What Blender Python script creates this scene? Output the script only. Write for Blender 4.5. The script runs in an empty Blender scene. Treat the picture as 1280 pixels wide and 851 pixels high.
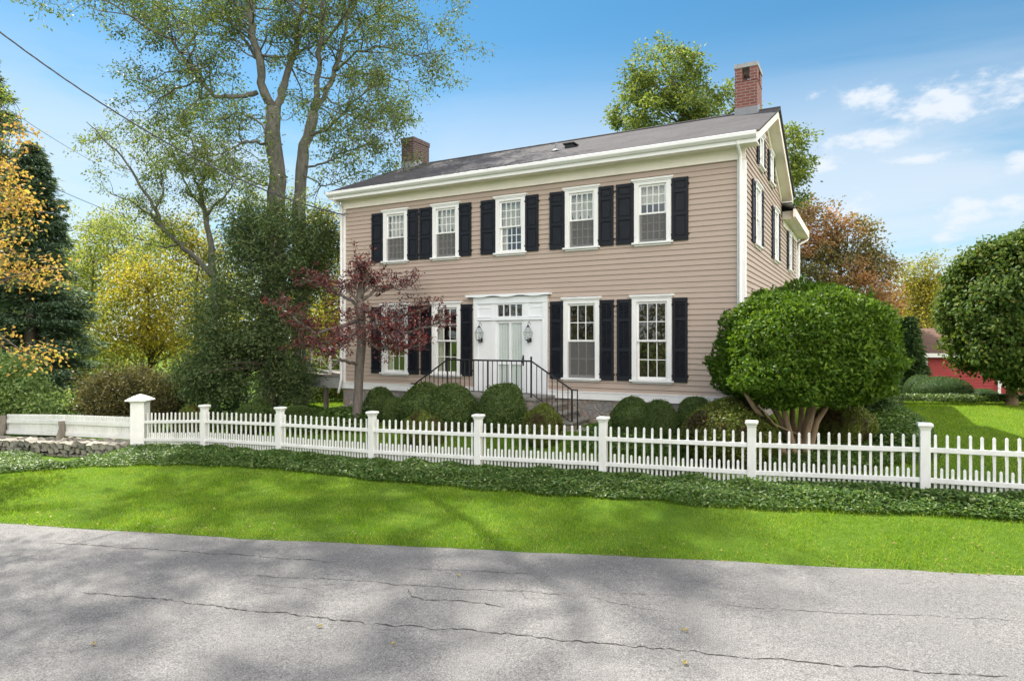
import bpy, math, random
import numpy as np
from mathutils import Vector, Matrix

random.seed(7)
RNG = np.random.default_rng(7)
SC = bpy.context.scene
COL = SC.collection
R = math.radians
PI = math.pi
EYE = 2.7                      # camera height above the road datum

# ------------------------------------------------------------------ camera
cam_d = bpy.data.cameras.new('camera')
cam_d.sensor_width = 36.0
cam_d.lens = 36.0 * 822.0 / 1280.0
cam_d.clip_start = 0.1
cam_d.clip_end = 3000
cam = bpy.data.objects.new('camera', cam_d)
COL.objects.link(cam)
cam.location = (0, 0, EYE)
cam.rotation_euler = (R(90), 0, 0)
SC.camera = cam

# ------------------------------------------------------------------ sky, sun, exposure
SUN_EL, SUN_AZ = R(52), R(-35)           # azimuth from +Y (into the picture), minus = to the left
SUN_DIR = Vector((math.cos(SUN_EL) * math.sin(SUN_AZ), math.cos(SUN_EL) * math.cos(SUN_AZ), math.sin(SUN_EL)))
SC.view_settings.view_transform = 'Standard'
SC.view_settings.look = 'None'
SC.view_settings.gamma = 1
SC.view_settings.use_curve_mapping = False
SC.view_settings.exposure = 1.35
SC.cycles.use_denoising = True
SC.cycles.max_bounces = 7
SC.cycles.diffuse_bounces = 3
SC.cycles.glossy_bounces = 3
SC.cycles.transmission_bounces = 5
SC.cycles.transparent_max_bounces = 8
SC.cycles.caustics_reflective = False
SC.cycles.caustics_refractive = False

world = bpy.data.worlds.new('World')
SC.world = world
world.use_nodes = True


def build_world():
    nt = world.node_tree
    N, L = nt.nodes, nt.links
    N.clear()
    out = N.new('ShaderNodeOutputWorld')
    bg = N.new('ShaderNodeBackground')
    bg.inputs['Strength'].default_value = 0.11
    L.new(bg.outputs[0], out.inputs[0])
    sky = N.new('ShaderNodeTexSky')
    sky.sky_type = 'NISHITA'
    sky.sun_disc = False
    sky.sun_elevation = SUN_EL
    sky.sun_rotation = SUN_AZ
    sky.air_density = 1.0
    sky.dust_density = 0.15
    sky.ozone_density = 2.5
    tc = N.new('ShaderNodeTexCoord')
    sep = N.new('ShaderNodeSeparateXYZ')
    L.new(tc.outputs['Generated'], sep.inputs[0])

    def math_(op, a, b=None, c=None, clamp=False):
        n = N.new('ShaderNodeMath'); n.operation = op; n.use_clamp = clamp
        for i, v in enumerate((a, b, c)):
            if v is None: continue
            if isinstance(v, (int, float)): n.inputs[i].default_value = v
            else: L.new(v, n.inputs[i])
        return n.outputs[0]

    def ramp(v, lo, hi):
        n = N.new('ShaderNodeMapRange'); n.interpolation_type = 'SMOOTHSTEP'
        L.new(v, n.inputs[0]); n.inputs[1].default_value = lo; n.inputs[2].default_value = hi
        return n.outputs[0]
    # deepen the clear blue a little
    hsv = N.new('ShaderNodeHueSaturation')
    hsv.inputs['Saturation'].default_value = 1.12
    hsv.inputs['Value'].default_value = 0.50
    tintn = N.new('ShaderNodeMixRGB'); tintn.blend_type = 'MULTIPLY'; tintn.inputs[0].default_value = 1
    L.new(sky.outputs[0], tintn.inputs[1]); tintn.inputs[2].default_value = (0.78, 1.06, 1.03, 1)
    L.new(tintn.outputs[0], hsv.inputs['Color'])
    # streaky high cloud: noise on the direction, flattened vertically
    mp = N.new('ShaderNodeMapping'); mp.inputs['Scale'].default_value = (1.3, 1.3, 6.5)
    mp.inputs['Rotation'].default_value = (0.06, 0.10, 0)
    mp.inputs['Location'].default_value = (3.1, 0.4, 0.2)
    L.new(tc.outputs['Generated'], mp.inputs[0])
    n1 = N.new('ShaderNodeTexNoise'); n1.inputs['Scale'].default_value = 1.5
    n1.inputs['Detail'].default_value = 7; n1.inputs['Roughness'].default_value = 0.55
    n1.inputs['Distortion'].default_value = 0.5
    L.new(mp.outputs[0], n1.inputs['Vector'])
    z = sep.outputs['Z']
    cir = ramp(n1.outputs['Fac'], 0.34, 0.60)
    low = math_('SUBTRACT', 1.0, ramp(z, 0.20, 0.42))
    base = math_('MULTIPLY', math_('SUBTRACT', 1.0, ramp(z, 0.02, 0.46)), 0.44)
    cir = math_('MULTIPLY', math_('MULTIPLY', cir, low), 0.60)
    # small fair weather clouds
    mp2 = N.new('ShaderNodeMapping'); mp2.inputs['Scale'].default_value = (1, 1, 2.0)
    L.new(tc.outputs['Generated'], mp2.inputs[0])
    n2 = N.new('ShaderNodeTexNoise'); n2.inputs['Scale'].default_value = 26
    n2.inputs['Detail'].default_value = 6; n2.inputs['Roughness'].default_value = 0.6
    L.new(mp2.outputs[0], n2.inputs['Vector'])
    puffs = None

    def puff(px, py, rx, ry):
        nonlocal puffs
        d = Vector(((px - 640) / 822, 1, (425 - py) / 822)).normalized()
        sub = N.new('ShaderNodeVectorMath'); sub.operation = 'SUBTRACT'
        L.new(tc.outputs['Generated'], sub.inputs[0]); sub.inputs[1].default_value = d
        mul = N.new('ShaderNodeVectorMath'); mul.operation = 'MULTIPLY'
        L.new(sub.outputs[0], mul.inputs[0])
        mul.inputs[1].default_value = (822 / rx * 1.25, 822 / rx * 1.0, 822 / ry * 1.12)
        ln = N.new('ShaderNodeVectorMath'); ln.operation = 'LENGTH'
        L.new(mul.outputs[0], ln.inputs[0])
        v = math_('ADD', math_('SUBTRACT', 1.0, ln.outputs['Value']),
                  math_('MULTIPLY', math_('SUBTRACT', n2.outputs['Fac'], 0.5), 3.2))
        v = ramp(v, 0.0, 1.0)
        puffs = v if puffs is None else math_('MAXIMUM', puffs, v)
    for p in ((1085, 118, 62, 17), (1052, 262, 42, 17), (1200, 272, 44, 16), (1212, 256, 22, 14), (1176, 298, 20, 11),
              (1268, 258, 28, 16), (1276, 200, 22, 13), (1085, 172, 60, 16), (1150, 198, 44, 7), (1190, 128, 90, 26),
              (1090, 298, 30, 13), (1030, 208, 34, 12)):
        puff(*p)
    puffs = math_('MULTIPLY', puffs, 0.95)
    inv = math_('MULTIPLY', math_('SUBTRACT', 1.0, base), math_('SUBTRACT', 1.0, cir))
    inv = math_('MULTIPLY', inv, math_('SUBTRACT', 1.0, puffs))
    fac = math_('SUBTRACT', 1.0, inv, clamp=True)
    mix = N.new('ShaderNodeMixRGB')
    L.new(fac, mix.inputs[0]); L.new(hsv.outputs[0], mix.inputs[1])
    mix.inputs[2].default_value = (3.1, 3.35, 3.65, 1)
    # added cloud-white fill in the unseen sky behind the camera, lifting the shaded walls
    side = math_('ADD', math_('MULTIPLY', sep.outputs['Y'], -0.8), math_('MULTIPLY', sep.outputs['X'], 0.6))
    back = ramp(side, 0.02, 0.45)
    back_fill = math_('MULTIPLY', back, ramp(n1.outputs['Fac'], 0.30, 0.48))
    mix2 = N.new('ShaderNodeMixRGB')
    L.new(back_fill, mix2.inputs[0]); L.new(mix.outputs[0], mix2.inputs[1])
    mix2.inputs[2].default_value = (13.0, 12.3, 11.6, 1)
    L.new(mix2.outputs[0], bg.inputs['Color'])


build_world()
sun_d = bpy.data.lights.new('sun', 'SUN')
sun_d.energy = 4.3
sun_d.angle = R(0.53)
sun_d.color = (1.0, 0.94, 0.84)
sun = bpy.data.objects.new('sun', sun_d)
COL.objects.link(sun)
sun.rotation_euler = SUN_DIR.to_track_quat('Z', 'Y').to_euler()
sun.location = (0, 0, 40)


# ------------------------------------------------------------------ helpers: objects
def tag(o, label=None, cat=None, group=None, kind=None):
    if label: o['label'] = label
    if cat: o['category'] = cat
    if group: o['group'] = group
    if kind: o['kind'] = kind
    return o


def thing(name, label, cat, loc=(0, 0, 0), rz=0.0, group=None):
    o = bpy.data.objects.new(name, None)
    o.empty_display_size = 0.3
    COL.objects.link(o)
    o.location = loc
    o.rotation_euler = (0, 0, rz)
    return tag(o, label, cat, group)


def link_mesh(name, me, mat, parent=None):
    o = bpy.data.objects.new(name, me)
    COL.objects.link(o)
    if mat is not None:
        me.materials.append(mat)
    if parent is not None:
        o.parent = parent
    return o


class MB:
    """collects boxes, prisms, tubes and builds them as one mesh"""
    def __init__(s, xf=None):
        s.v = []; s.f = []; s.xf = xf

    def add(s, vs, fs):
        b = len(s.v)
        if s.xf:
            vs = [s.xf(p) for p in vs]
        s.v += [tuple(p) for p in vs]
        s.f += [tuple(i + b for i in f) for f in fs]

    def box(s, a, b):
        x0, y0, z0 = a; x1, y1, z1 = b
        if x0 > x1: x0, x1 = x1, x0
        if y0 > y1: y0, y1 = y1, y0
        if z0 > z1: z0, z1 = z1, z0
        s.add([(x0, y0, z0), (x1, y0, z0), (x1, y1, z0), (x0, y1, z0), (x0, y0, z1), (x1, y0, z1), (x1, y1, z1), (x0, y1, z1)],
              [(0, 3, 2, 1), (4, 5, 6, 7), (0, 1, 5, 4), (1, 2, 6, 5), (2, 3, 7, 6), (3, 0, 4, 7)])

    def prism(s, poly, axis, a, b):
        """poly: 2-D points in the plane normal to axis; extruded a..b"""
        n = len(poly)
        def P(u, v, w):
            return {'x': (w, u, v), 'y': (u, w, v), 'z': (u, v, w)}[axis]
        vs = [P(u, v, a) for u, v in poly] + [P(u, v, b) for u, v in poly]
        fs = [tuple(range(n)), tuple(range(2 * n - 1, n - 1, -1))]
        fs += [(i, (i + 1) % n, n + (i + 1) % n, n + i) for i in range(n)]
        s.add(vs, fs)

    def tube(s, pts, rad, sides=6, caps=True):
        pts = [Vector(p) for p in pts]
        if isinstance(rad, (int, float)): rad = [rad] * len(pts)
        vs, fs = [], []
        prev = None
        for i, p in enumerate(pts):
            t = (pts[min(i + 1, len(pts) - 1)] - pts[max(i - 1, 0)])
            if t.length < 1e-9: t = Vector((0, 0, 1))
            t.normalize()
            if prev is None:
                a = Vector((1, 0, 0)) if abs(t.x) < 0.8 else Vector((0, 1, 0))
                u = t.cross(a).normalized()
            else:
                u = (prev - t * prev.dot(t))
                u = u.normalized() if u.length > 1e-6 else t.orthogonal().normalized()
            prev = u
            w = t.cross(u)
            for k in range(sides):
                an = 2 * PI * k / sides
                vs.append(p + (u * math.cos(an) + w * math.sin(an)) * rad[i])
        n = len(pts)
        for i in range(n - 1):
            for k in range(sides):
                k2 = (k + 1) % sides
                fs.append((i * sides + k, i * sides + k2, (i + 1) * sides + k2, (i + 1) * sides + k))
        if caps:
            fs.append(tuple(range(sides - 1, -1, -1)))
            fs.append(tuple(range((n - 1) * sides, n * sides)))
        s.add(vs, fs)

    def lathe(s, prof, c=(0, 0, 0), sides=12, rot=0.0):
        vs, fs = [], []
        for r, z in prof:
            for k in range(sides):
                an = 2 * PI * k / sides + rot
                vs.append((c[0] + r * math.cos(an), c[1] + r * math.sin(an), c[2] + z))
        for i in range(len(prof) - 1):
            for k in range(sides):
                k2 = (k + 1) % sides
                fs.append((i * sides + k, i * sides + k2, (i + 1) * sides + k2, (i + 1) * sides + k))
        fs.append(tuple(range(sides - 1, -1, -1)))
        fs.append(tuple(range((len(prof) - 1) * sides, len(prof) * sides)))
        s.add(vs, fs)

    def mesh(s, name, smooth=False):
        me = bpy.data.meshes.new(name)
        me.from_pydata(s.v, [], s.f)
        if smooth:
            me.polygons.foreach_set('use_smooth', [True] * len(me.polygons))
        me.update()
        return me

    def build(s, name, mat, parent=None, smooth=False, bevel=0.0):
        o = link_mesh(name, s.mesh(name, smooth), mat, parent)
        if bevel:
            m = o.modifiers.new('bevel', 'BEVEL'); m.width = bevel; m.segments = 2; m.limit_method = 'ANGLE'
        return o


def np_mesh(name, verts, faces):
    """verts (n,3); faces (m,k) with constant k"""
    me = bpy.data.meshes.new(name)
    n, m, k = len(verts), len(faces), faces.shape[1]
    me.vertices.add(n); me.loops.add(m * k); me.polygons.add(m)
    me.vertices.foreach_set('co', np.ascontiguousarray(verts, dtype=np.float32).ravel())
    me.loops.foreach_set('vertex_index', np.ascontiguousarray(faces, dtype=np.int32).ravel())
    me.polygons.foreach_set('loop_start', np.arange(0, m * k, k, dtype=np.int32))
    me.update(calc_edges=True)
    return me


def merge_np(parts):
    """[(verts, faces-with-4)] -> one pair"""
    V, F, b = [], [], 0
    for v, f in parts:
        V.append(v); F.append(f + b); b += len(v)
    return np.concatenate(V), np.concatenate(F)


def unit(a):
    return a / np.maximum(np.linalg.norm(a, axis=1, keepdims=True), 1e-9)


def leaf_quads(c, d, nrm, length, width, fold=0.18, rng=RNG):
    """diamond leaves: c centre (n,3), d axis, nrm rough normal"""
    n = len(c)
    d = unit(d)
    side = np.cross(d, nrm)
    bad = np.linalg.norm(side, axis=1) < 1e-4
    side[bad] = np.cross(d[bad], np.array([0.3, 0.9, 0.1]))
    side = unit(side)
    up = np.cross(side, d)
    L = (np.ones(n) * length)[:, None] if np.isscalar(length) else length[:, None]
    Wd = (np.ones(n) * width)[:, None] if np.isscalar(width) else width[:, None]
    v = np.empty((n, 4, 3), dtype=np.float32)
    v[:, 0] = c - d * L * 0.5
    v[:, 1] = c + side * Wd * 0.5 + up * Wd * fold - d * L * 0.06
    v[:, 2] = c + d * L * 0.5 - up * Wd * fold * 0.6
    v[:, 3] = c - side * Wd * 0.5 + up * Wd * fold - d * L * 0.06
    f = np.arange(n * 4, dtype=np.int32).reshape(n, 4)
    return v.reshape(-1, 3), f


def rand_dirs(n, rng=RNG):
    return unit(rng.normal(size=(n, 3)))


# ------------------------------------------------------------------ helpers: materials
MATS = {}


def new_mat(name):
    m = bpy.data.materials.new(name)
    m.use_nodes = True
    nt = m.node_tree
    b = nt.nodes.get('Principled BSDF')
    MATS[name] = m
    return m, nt, b


def ramp_node(nt, fac, stops):
    r = nt.nodes.new('ShaderNodeValToRGB')
    cr = r.color_ramp
    while len(cr.elements) < len(stops):
        cr.elements.new(0.5)
    for e, (p, c) in zip(cr.elements, stops):
        e.position = p
        e.color = (*c, 1) if len(c) == 3 else c
    if fac is not None:
        nt.links.new(fac, r.inputs[0])
    return r.outputs[0]


def noise(nt, scale, detail=4, rough=0.55, coord='Object', sc=(1, 1, 1), dist=0.0):
    tc = nt.nodes.new('ShaderNodeTexCoord')
    mp = nt.nodes.new('ShaderNodeMapping')
    mp.inputs['Scale'].default_value = sc
    nt.links.new(tc.outputs[coord], mp.inputs[0])
    n = nt.nodes.new('ShaderNodeTexNoise')
    n.inputs['Scale'].default_value = scale
    n.inputs['Detail'].default_value = detail
    n.inputs['Roughness'].default_value = rough
    n.inputs['Distortion'].default_value = dist
    nt.links.new(mp.outputs[0], n.inputs['Vector'])
    return n.outputs['Fac']


def mixc(nt, fac, a, b, mode='MIX'):
    m = nt.nodes.new('ShaderNodeMixRGB')
    m.blend_type = mode
    for i, v in ((0, fac), (1, a), (2, b)):
        if isinstance(v, (int, float)): m.inputs[i].default_value = v
        elif isinstance(v, tuple): m.inputs[i].default_value = (*v, 1) if len(v) == 3 else v
        else: nt.links.new(v, m.inputs[i])
    return m.outputs[0]


def bump(nt, b, h, strength=0.3, dist=0.02):
    bn = nt.nodes.new('ShaderNodeBump')
    bn.inputs['Strength'].default_value = strength
    bn.inputs['Distance'].default_value = dist
    nt.links.new(h, bn.inputs['Height'])
    nt.links.new(bn.outputs[0], b.inputs['Normal'])


def paint_mat(name, col, var=0.10, rough=0.5, scale=6.0, sc=(1, 1, 1), dirt=None, dirt_amt=0.25):
    m, nt, b = new_mat(name)
    n = noise(nt, scale, 5, 0.6, sc=sc)
    lo = tuple(c * (1 - var) for c in col); hi = tuple(min(1, c * (1 + var)) for c in col)
    c = ramp_node(nt, n, [(0.3, lo), (0.7, hi)])
    if dirt:
        n2 = noise(nt, scale * 0.35, 6, 0.7, sc=sc)
        f = nt.nodes.new('ShaderNodeMapRange')
        nt.links.new(n2, f.inputs[0]); f.inputs[1].default_value = 0.5; f.inputs[2].default_value = 0.8
        f.inputs[4].default_value = dirt_amt
        c = mixc(nt, f.outputs[0], c, dirt)
    nt.links.new(c, b.inputs['Base Color'])
    b.inputs['Roughness'].default_value = rough
    return m


def leaf_mat(name, stops, trans=0.4, rough=0.55, spec=0.14, tint=(1.15, 1.1, 0.55), patch=None, patch_scale=0.6, patch_lo=0.45, patch_hi=0.62, tgain=1.5):
    """stops: colours over the per-leaf random value; patch: second set of stops shown in patches of the crown"""
    m, nt, b = new_mat(name)
    g = nt.nodes.new('ShaderNodeNewGeometry')
    c = ramp_node(nt, g.outputs['Random Per Island'], stops)
    if patch:
        c2 = ramp_node(nt, g.outputs['Random Per Island'], patch)
        n = noise(nt, patch_scale, 4, 0.6)
        f = nt.nodes.new('ShaderNodeMapRange'); f.interpolation_type = 'SMOOTHSTEP'
        nt.links.new(n, f.inputs[0]); f.inputs[1].default_value = patch_lo; f.inputs[2].default_value = patch_hi
        c = mixc(nt, f.outputs[0], c, c2)
    nt.links.new(c, b.inputs['Base Color'])
    b.inputs['Roughness'].default_value = rough
    b.inputs['Specular IOR Level'].default_value = spec
    t = nt.nodes.new('ShaderNodeBsdfTranslucent')
    ct = mixc(nt, 1.0, c, tuple(x * tgain for x in tint), 'MULTIPLY')
    nt.links.new(ct, t.inputs['Color'])
    mx = nt.nodes.new('ShaderNodeMixShader')
    mx.inputs[0].default_value = trans
    nt.links.new(b.outputs[0], mx.inputs[1]); nt.links.new(t.outputs[0], mx.inputs[2])
    nt.links.new(mx.outputs[0], nt.nodes['Material Output'].inputs[0])
    return m


def bark_mat(name, a, bcol, scale=9):
    m, nt, b = new_mat(name)
    n = noise(nt, scale, 8, 0.65, sc=(1, 1, 0.22))
    n2 = noise(nt, 1.2, 3, 0.5)
    c = ramp_node(nt, n, [(0.38, a), (0.62, bcol)])
    c = mixc(nt, n2, c, tuple(x * 0.8 for x in bcol))
    nt.links.new(c, b.inputs['Base Color'])
    b.inputs['Roughness'].default_value = 0.9
    bump(nt, b, n, 0.9, 0.03)
    return m


M = {}
M['white'] = paint_mat('white_paint', (0.80, 0.80, 0.79), 0.04, 0.45, 3.0, dirt=(0.55, 0.55, 0.50), dirt_amt=0.22)
M['fence_white'] = paint_mat('fence_paint', (0.82, 0.82, 0.80), 0.06, 0.5, 7.0, sc=(1, 1, 0.5), dirt=(0.50, 0.52, 0.43), dirt_amt=0.5)
M['cream'] = paint_mat('cream_paint', (0.86, 0.805, 0.725), 0.04, 0.5, 3.0)
M['door_white'] = paint_mat('door_paint', (0.80, 0.82, 0.84), 0.03, 0.3, 3.0)
M['shutter'] = paint_mat('shutter_paint', (0.0095, 0.011, 0.017), 0.3, 0.5, 8.0)
M['shutter'].node_tree.nodes['Principled BSDF'].inputs['Specular IOR Level'].default_value = 0.28
M['iron'] = paint_mat('black_iron', (0.012, 0.012, 0.013), 0.2, 0.4, 20.0)
M['curtain'] = paint_mat('lace_curtain', (0.68, 0.67, 0.58), 0.22, 0.9, 24.0)
M['screen'] = paint_mat('insect_screen', (0.16, 0.155, 0.15), 0.12, 0.7, 30.0)
_nt = M['screen'].node_tree
_tr = _nt.nodes.new('ShaderNodeBsdfTransparent'); _mx = _nt.nodes.new('ShaderNodeMixShader'); _mx.inputs[0].default_value = 0.45
_nt.links.new(_nt.nodes['Principled BSDF'].outputs[0], _mx.inputs[2]); _nt.links.new(_tr.outputs[0], _mx.inputs[1])
_nt.links.new(_mx.outputs[0], _nt.nodes['Material Output'].inputs[0])
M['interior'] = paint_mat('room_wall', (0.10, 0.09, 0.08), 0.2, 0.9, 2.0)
M['barn_red'] = paint_mat('barn_red', (0.34, 0.030, 0.032), 0.2, 0.65, 5.0, sc=(1, 1, 4))
M['flash'] = paint_mat('lead_flashing', (0.22, 0.23, 0.25), 0.15, 0.5, 7.0)
M['grey_wood'] = paint_mat('weathered_wood', (0.24, 0.21, 0.18), 0.3, 0.85, 12.0, sc=(1, 1, 0.15))
M['porch_grey'] = paint_mat('porch_paint', (0.36, 0.37, 0.36), 0.1, 0.6, 6.0)
M['cable'] = paint_mat('cable_sheath', (0.05, 0.053, 0.058), 0.1, 0.6, 6.0)
M['slab'] = paint_mat('bluestone', (0.22, 0.21, 0.19), 0.25, 0.75, 4.0, dirt=(0.30, 0.26, 0.19), dirt_amt=0.5)
M['chim_cap'] = paint_mat('chimney_cap', (0.34, 0.34, 0.35), 0.15, 0.8, 7.0)


def siding_mat():
    m, nt, b = new_mat('clapboard_paint')
    n = noise(nt, 3.0, 5, 0.65, sc=(0.35, 0.35, 8.5))
    n2 = noise(nt, 0.7, 4, 0.6)
    c = ramp_node(nt, n, [(0.3, (0.395, 0.309, 0.253)), (0.7, (0.472, 0.373, 0.308))])
    c = mixc(nt, n2, c, (0.43, 0.340, 0.280))
    nt.links.new(c, b.inputs['Base Color'])
    b.inputs['Roughness'].default_value = 0.55
    bump(nt, b, n, 0.08, 0.01)
    return m


def brick_mat(name, c1, c2, mortar, scale=1.0):
    m, nt, b = new_mat(name)
    tc = nt.nodes.new('ShaderNodeTexCoord')
    g = nt.nodes.new('ShaderNodeNewGeometry')
    # brick pattern by object position: run along x+y so that all four faces carry courses
    sp = nt.nodes.new('ShaderNodeSeparateXYZ')
    nt.links.new(tc.outputs['Object'], sp.inputs[0])
    ad = nt.nodes.new('ShaderNodeMath'); ad.operation = 'ADD'
    nt.links.new(sp.outputs[0], ad.inputs[0]); nt.links.new(sp.outputs[1], ad.inputs[1])
    cb = nt.nodes.new('ShaderNodeCombineXYZ')
    nt.links.new(ad.outputs[0], cb.inputs[0]); nt.links.new(sp.outputs[2], cb.inputs[1])
    br = nt.nodes.new('ShaderNodeTexBrick')
    br.inputs['Scale'].default_value = scale
    br.inputs['Brick Width'].default_value = 0.21
    br.inputs['Row Height'].default_value = 0.072
    br.inputs['Mortar Size'].default_value = 0.009
    br.inputs['Color1'].default_value = (*c1, 1); br.inputs['Color2'].default_value = (*c2, 1)
    br.inputs['Mortar'].default_value = (*mortar, 1)
    nt.links.new(cb.outputs[0], br.inputs['Vector'])
    n = noise(nt, 14, 4)
    c = mixc(nt, 0.35, br.outputs['Color'], ramp_node(nt, n, [(0.3, (0.06, 0.05, 0.05)), (0.7, c1)]))
    nt.links.new(c, b.inputs['Base Color'])
    b.inputs['Roughness'].default_value = 0.85
    bump(nt, b, br.outputs['Fac'], -0.6, 0.01)
    return m


def shingle_mat(name, a, bcol, course=0.14, tab=0.3):
    m, nt, b = new_mat(name)
    tc = nt.nodes.new('ShaderNodeTexCoord')
    br = nt.nodes.new('ShaderNodeTexBrick')
    br.inputs['Scale'].default_value = 1.0
    br.inputs['Brick Width'].default_value = tab
    br.inputs['Row Height'].default_value = course
    br.inputs['Mortar Size'].default_value = 0.006
    br.inputs['Mortar Smooth'].default_value = 0.4
    br.inputs['Color1'].default_value = (*a, 1); br.inputs['Color2'].default_value = (*bcol, 1)
    br.inputs['Mortar'].default_value = tuple(x * 0.35 for x in a) + (1,)
    nt.links.new(tc.outputs['Object'], br.inputs['Vector'])
    n = noise(nt, 55, 3)
    n2 = noise(nt, 0.8, 5, 0.7)
    c = mixc(nt, 0.45, br.outputs['Color'], ramp_node(nt, n, [(0.3, tuple(x * 0.6 for x in a)), (0.7, tuple(x * 1.5 for x in bcol))]))
    n3 = noise(nt, 9, 5, 0.7, sc=(1.0, 2.2, 1))
    c = mixc(nt, 0.32, c, ramp_node(nt, n3, [(0.36, tuple(x * 0.55 for x in a)), (0.64, tuple(x * 1.7 for x in bcol))]))
    b.inputs['Specular IOR Level'].default_value = 0.2
    c = mixc(nt, 0.3, c, ramp_node(nt, n2, [(0.35, tuple(x * 0.7 for x in a)), (0.65, tuple(x * 1.2 for x in bcol))]))
    nt.links.new(c, b.inputs['Base Color'])
    b.inputs['Roughness'].default_value = 0.9
    bump(nt, b, br.outputs['Fac'], -0.5, 0.01)
    return m


def rubble_mat(name, cols, mortar, scale=3.2):
    m, nt, b = new_mat(name)
    tc = nt.nodes.new('ShaderNodeTexCoord')
    nz = nt.nodes.new('ShaderNodeTexNoise'); nz.inputs['Scale'].default_value = 3
    nt.links.new(tc.outputs['Object'], nz.inputs['Vector'])
    off = nt.nodes.new('ShaderNodeVectorMath'); off.operation = 'MULTIPLY_ADD'
    nt.links.new(nz.outputs['Color'], off.inputs[0]); off.inputs[1].default_value = (0.12, 0.12, 0.12)
    nt.links.new(tc.outputs['Object'], off.inputs[2])
    mp = nt.nodes.new('ShaderNodeMapping'); mp.inputs['Scale'].default_value = (1, 1, 1.7)
    nt.links.new(off.outputs[0], mp.inputs[0])
    v1 = nt.nodes.new('ShaderNodeTexVoronoi'); v1.inputs['Scale'].default_value = scale
    v2 = nt.nodes.new('ShaderNodeTexVoronoi'); v2.inputs['Scale'].default_value = scale; v2.feature = 'DISTANCE_TO_EDGE'
    nt.links.new(mp.outputs[0], v1.inputs['Vector']); nt.links.new(mp.outputs[0], v2.inputs['Vector'])
    sp = nt.nodes.new('ShaderNodeSeparateColor'); nt.links.new(v1.outputs['Color'], sp.inputs[0])
    k = len(cols)
    c = ramp_node(nt, sp.outputs[0], [(i / (k - 1), cc) for i, cc in enumerate(cols)])
    n = noise(nt, 18, 5)
    c = mixc(nt, 0.35, c, ramp_node(nt, n, [(0.3, (0.05, 0.05, 0.05)), (0.7, (0.4, 0.37, 0.33))]))
    e = nt.nodes.new('ShaderNodeMapRange'); nt.links.new(v2.outputs['Distance'], e.inputs[0])
    e.inputs[1].default_value = 0.02; e.inputs[2].default_value = 0.07
    c = mixc(nt, e.outputs[0], mortar, c)
    nt.links.new(c, b.inputs['Base Color'])
    b.inputs['Roughness'].default_value = 0.9
    bump(nt, b, e.outputs[0], 0.7, 0.03)
    return m


def asphalt_mat():
    m, nt, b = new_mat('old_asphalt')
    n = noise(nt, 78, 3, 0.75)
    n1 = noise(nt, 20, 4, 0.75)
    n2 = noise(nt, 0.55, 6, 0.65, sc=(0.35, 1, 1))
    c = ramp_node(nt, n, [(0.36, (0.045, 0.045, 0.048)), (0.5, (0.165, 0.163, 0.161)), (0.64, (0.38, 0.373, 0.365))])
    c1 = ramp_node(nt, n1, [(0.35, (0.10, 0.10, 0.102)), (0.65, (0.24, 0.236, 0.232))])
    c = mixc(nt, 0.42, c, c1)
    d = ramp_node(nt, n2, [(0.35, (0.82, 0.82, 0.83)), (0.65, (1.08, 1.07, 1.05))])
    c = mixc(nt, 1.0, c, d, 'MULTIPLY')
    nt.links.new(c, b.inputs['Base Color'])
    b.inputs['Roughness'].default_value = 0.85
    b.inputs['Specular IOR Level'].default_value = 0.25
    bump(nt, b, n, 0.7, 0.010)
    return m


def soil_mat():
    m, nt, b = new_mat('turf_ground')
    n = noise(nt, 2.0, 6, 0.7)
    n2 = noise(nt, 40, 4, 0.7)
    c = ramp_node(nt, n, [(0.35, (0.07, 0.140, 0.010)), (0.65, (0.11, 0.19, 0.016))])
    c = mixc(nt, 0.45, c, ramp_node(nt, n2, [(0.35, (0.028, 0.05, 0.010)), (0.65, (0.085, 0.155, 0.022))]))
    nt.links.new(c, b.inputs['Base Color'])
    b.inputs['Roughness'].default_value = 1.0
    b.inputs['Specular IOR Level'].default_value = 0.1
    bump(nt, b, n2, 0.6, 0.03)
    return m


def glass_mat(nm='window_glass', tcol=0.87, k=1.7, k0=0.06):
    m, nt, b = new_mat(nm)
    N, L = nt.nodes, nt.links
    tr = N.new('ShaderNodeBsdfTransparent'); tr.inputs[0].default_value = (tcol, tcol + 0.02, tcol + 0.01, 1)
    gl = N.new('ShaderNodeBsdfGlossy'); gl.inputs['Roughness'].default_value = 0.015
    gl.inputs[0].default_value = (1, 1, 1, 1)
    lw = N.new('ShaderNodeLayerWeight'); lw.inputs['Blend'].default_value = 0.5
    pw = N.new('ShaderNodeMath'); pw.operation = 'POWER'; L.new(lw.outputs['Facing'], pw.inputs[0]); pw.inputs[1].default_value = 5.0
    fr = N.new('ShaderNodeMath'); fr.operation = 'MULTIPLY_ADD'; L.new(pw.outputs[0], fr.inputs[0]); fr.inputs[1].default_value = 0.9; fr.inputs[2].default_value = 0.045
    n = noise(nt, 1.6, 2)
    bn = N.new('ShaderNodeBump'); bn.inputs['Strength'].default_value = 0.03; bn.inputs['Distance'].default_value = 0.05
    L.new(n, bn.inputs['Height']); L.new(bn.outputs[0], gl.inputs['Normal'])
    ma = N.new('ShaderNodeMath'); ma.operation = 'MULTIPLY_ADD'
    L.new(fr.outputs[0], ma.inputs[0]); ma.inputs[1].default_value = k; ma.inputs[2].default_value = k0
    ma.use_clamp = True
    mx = N.new('ShaderNodeMixShader')
    L.new(ma.outputs[0], mx.inputs[0]); L.new(tr.outputs[0], mx.inputs[1]); L.new(gl.outputs[0], mx.inputs[2])
    L.new(mx.outputs[0], N['Material Output'].inputs[0])
    return m


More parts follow.
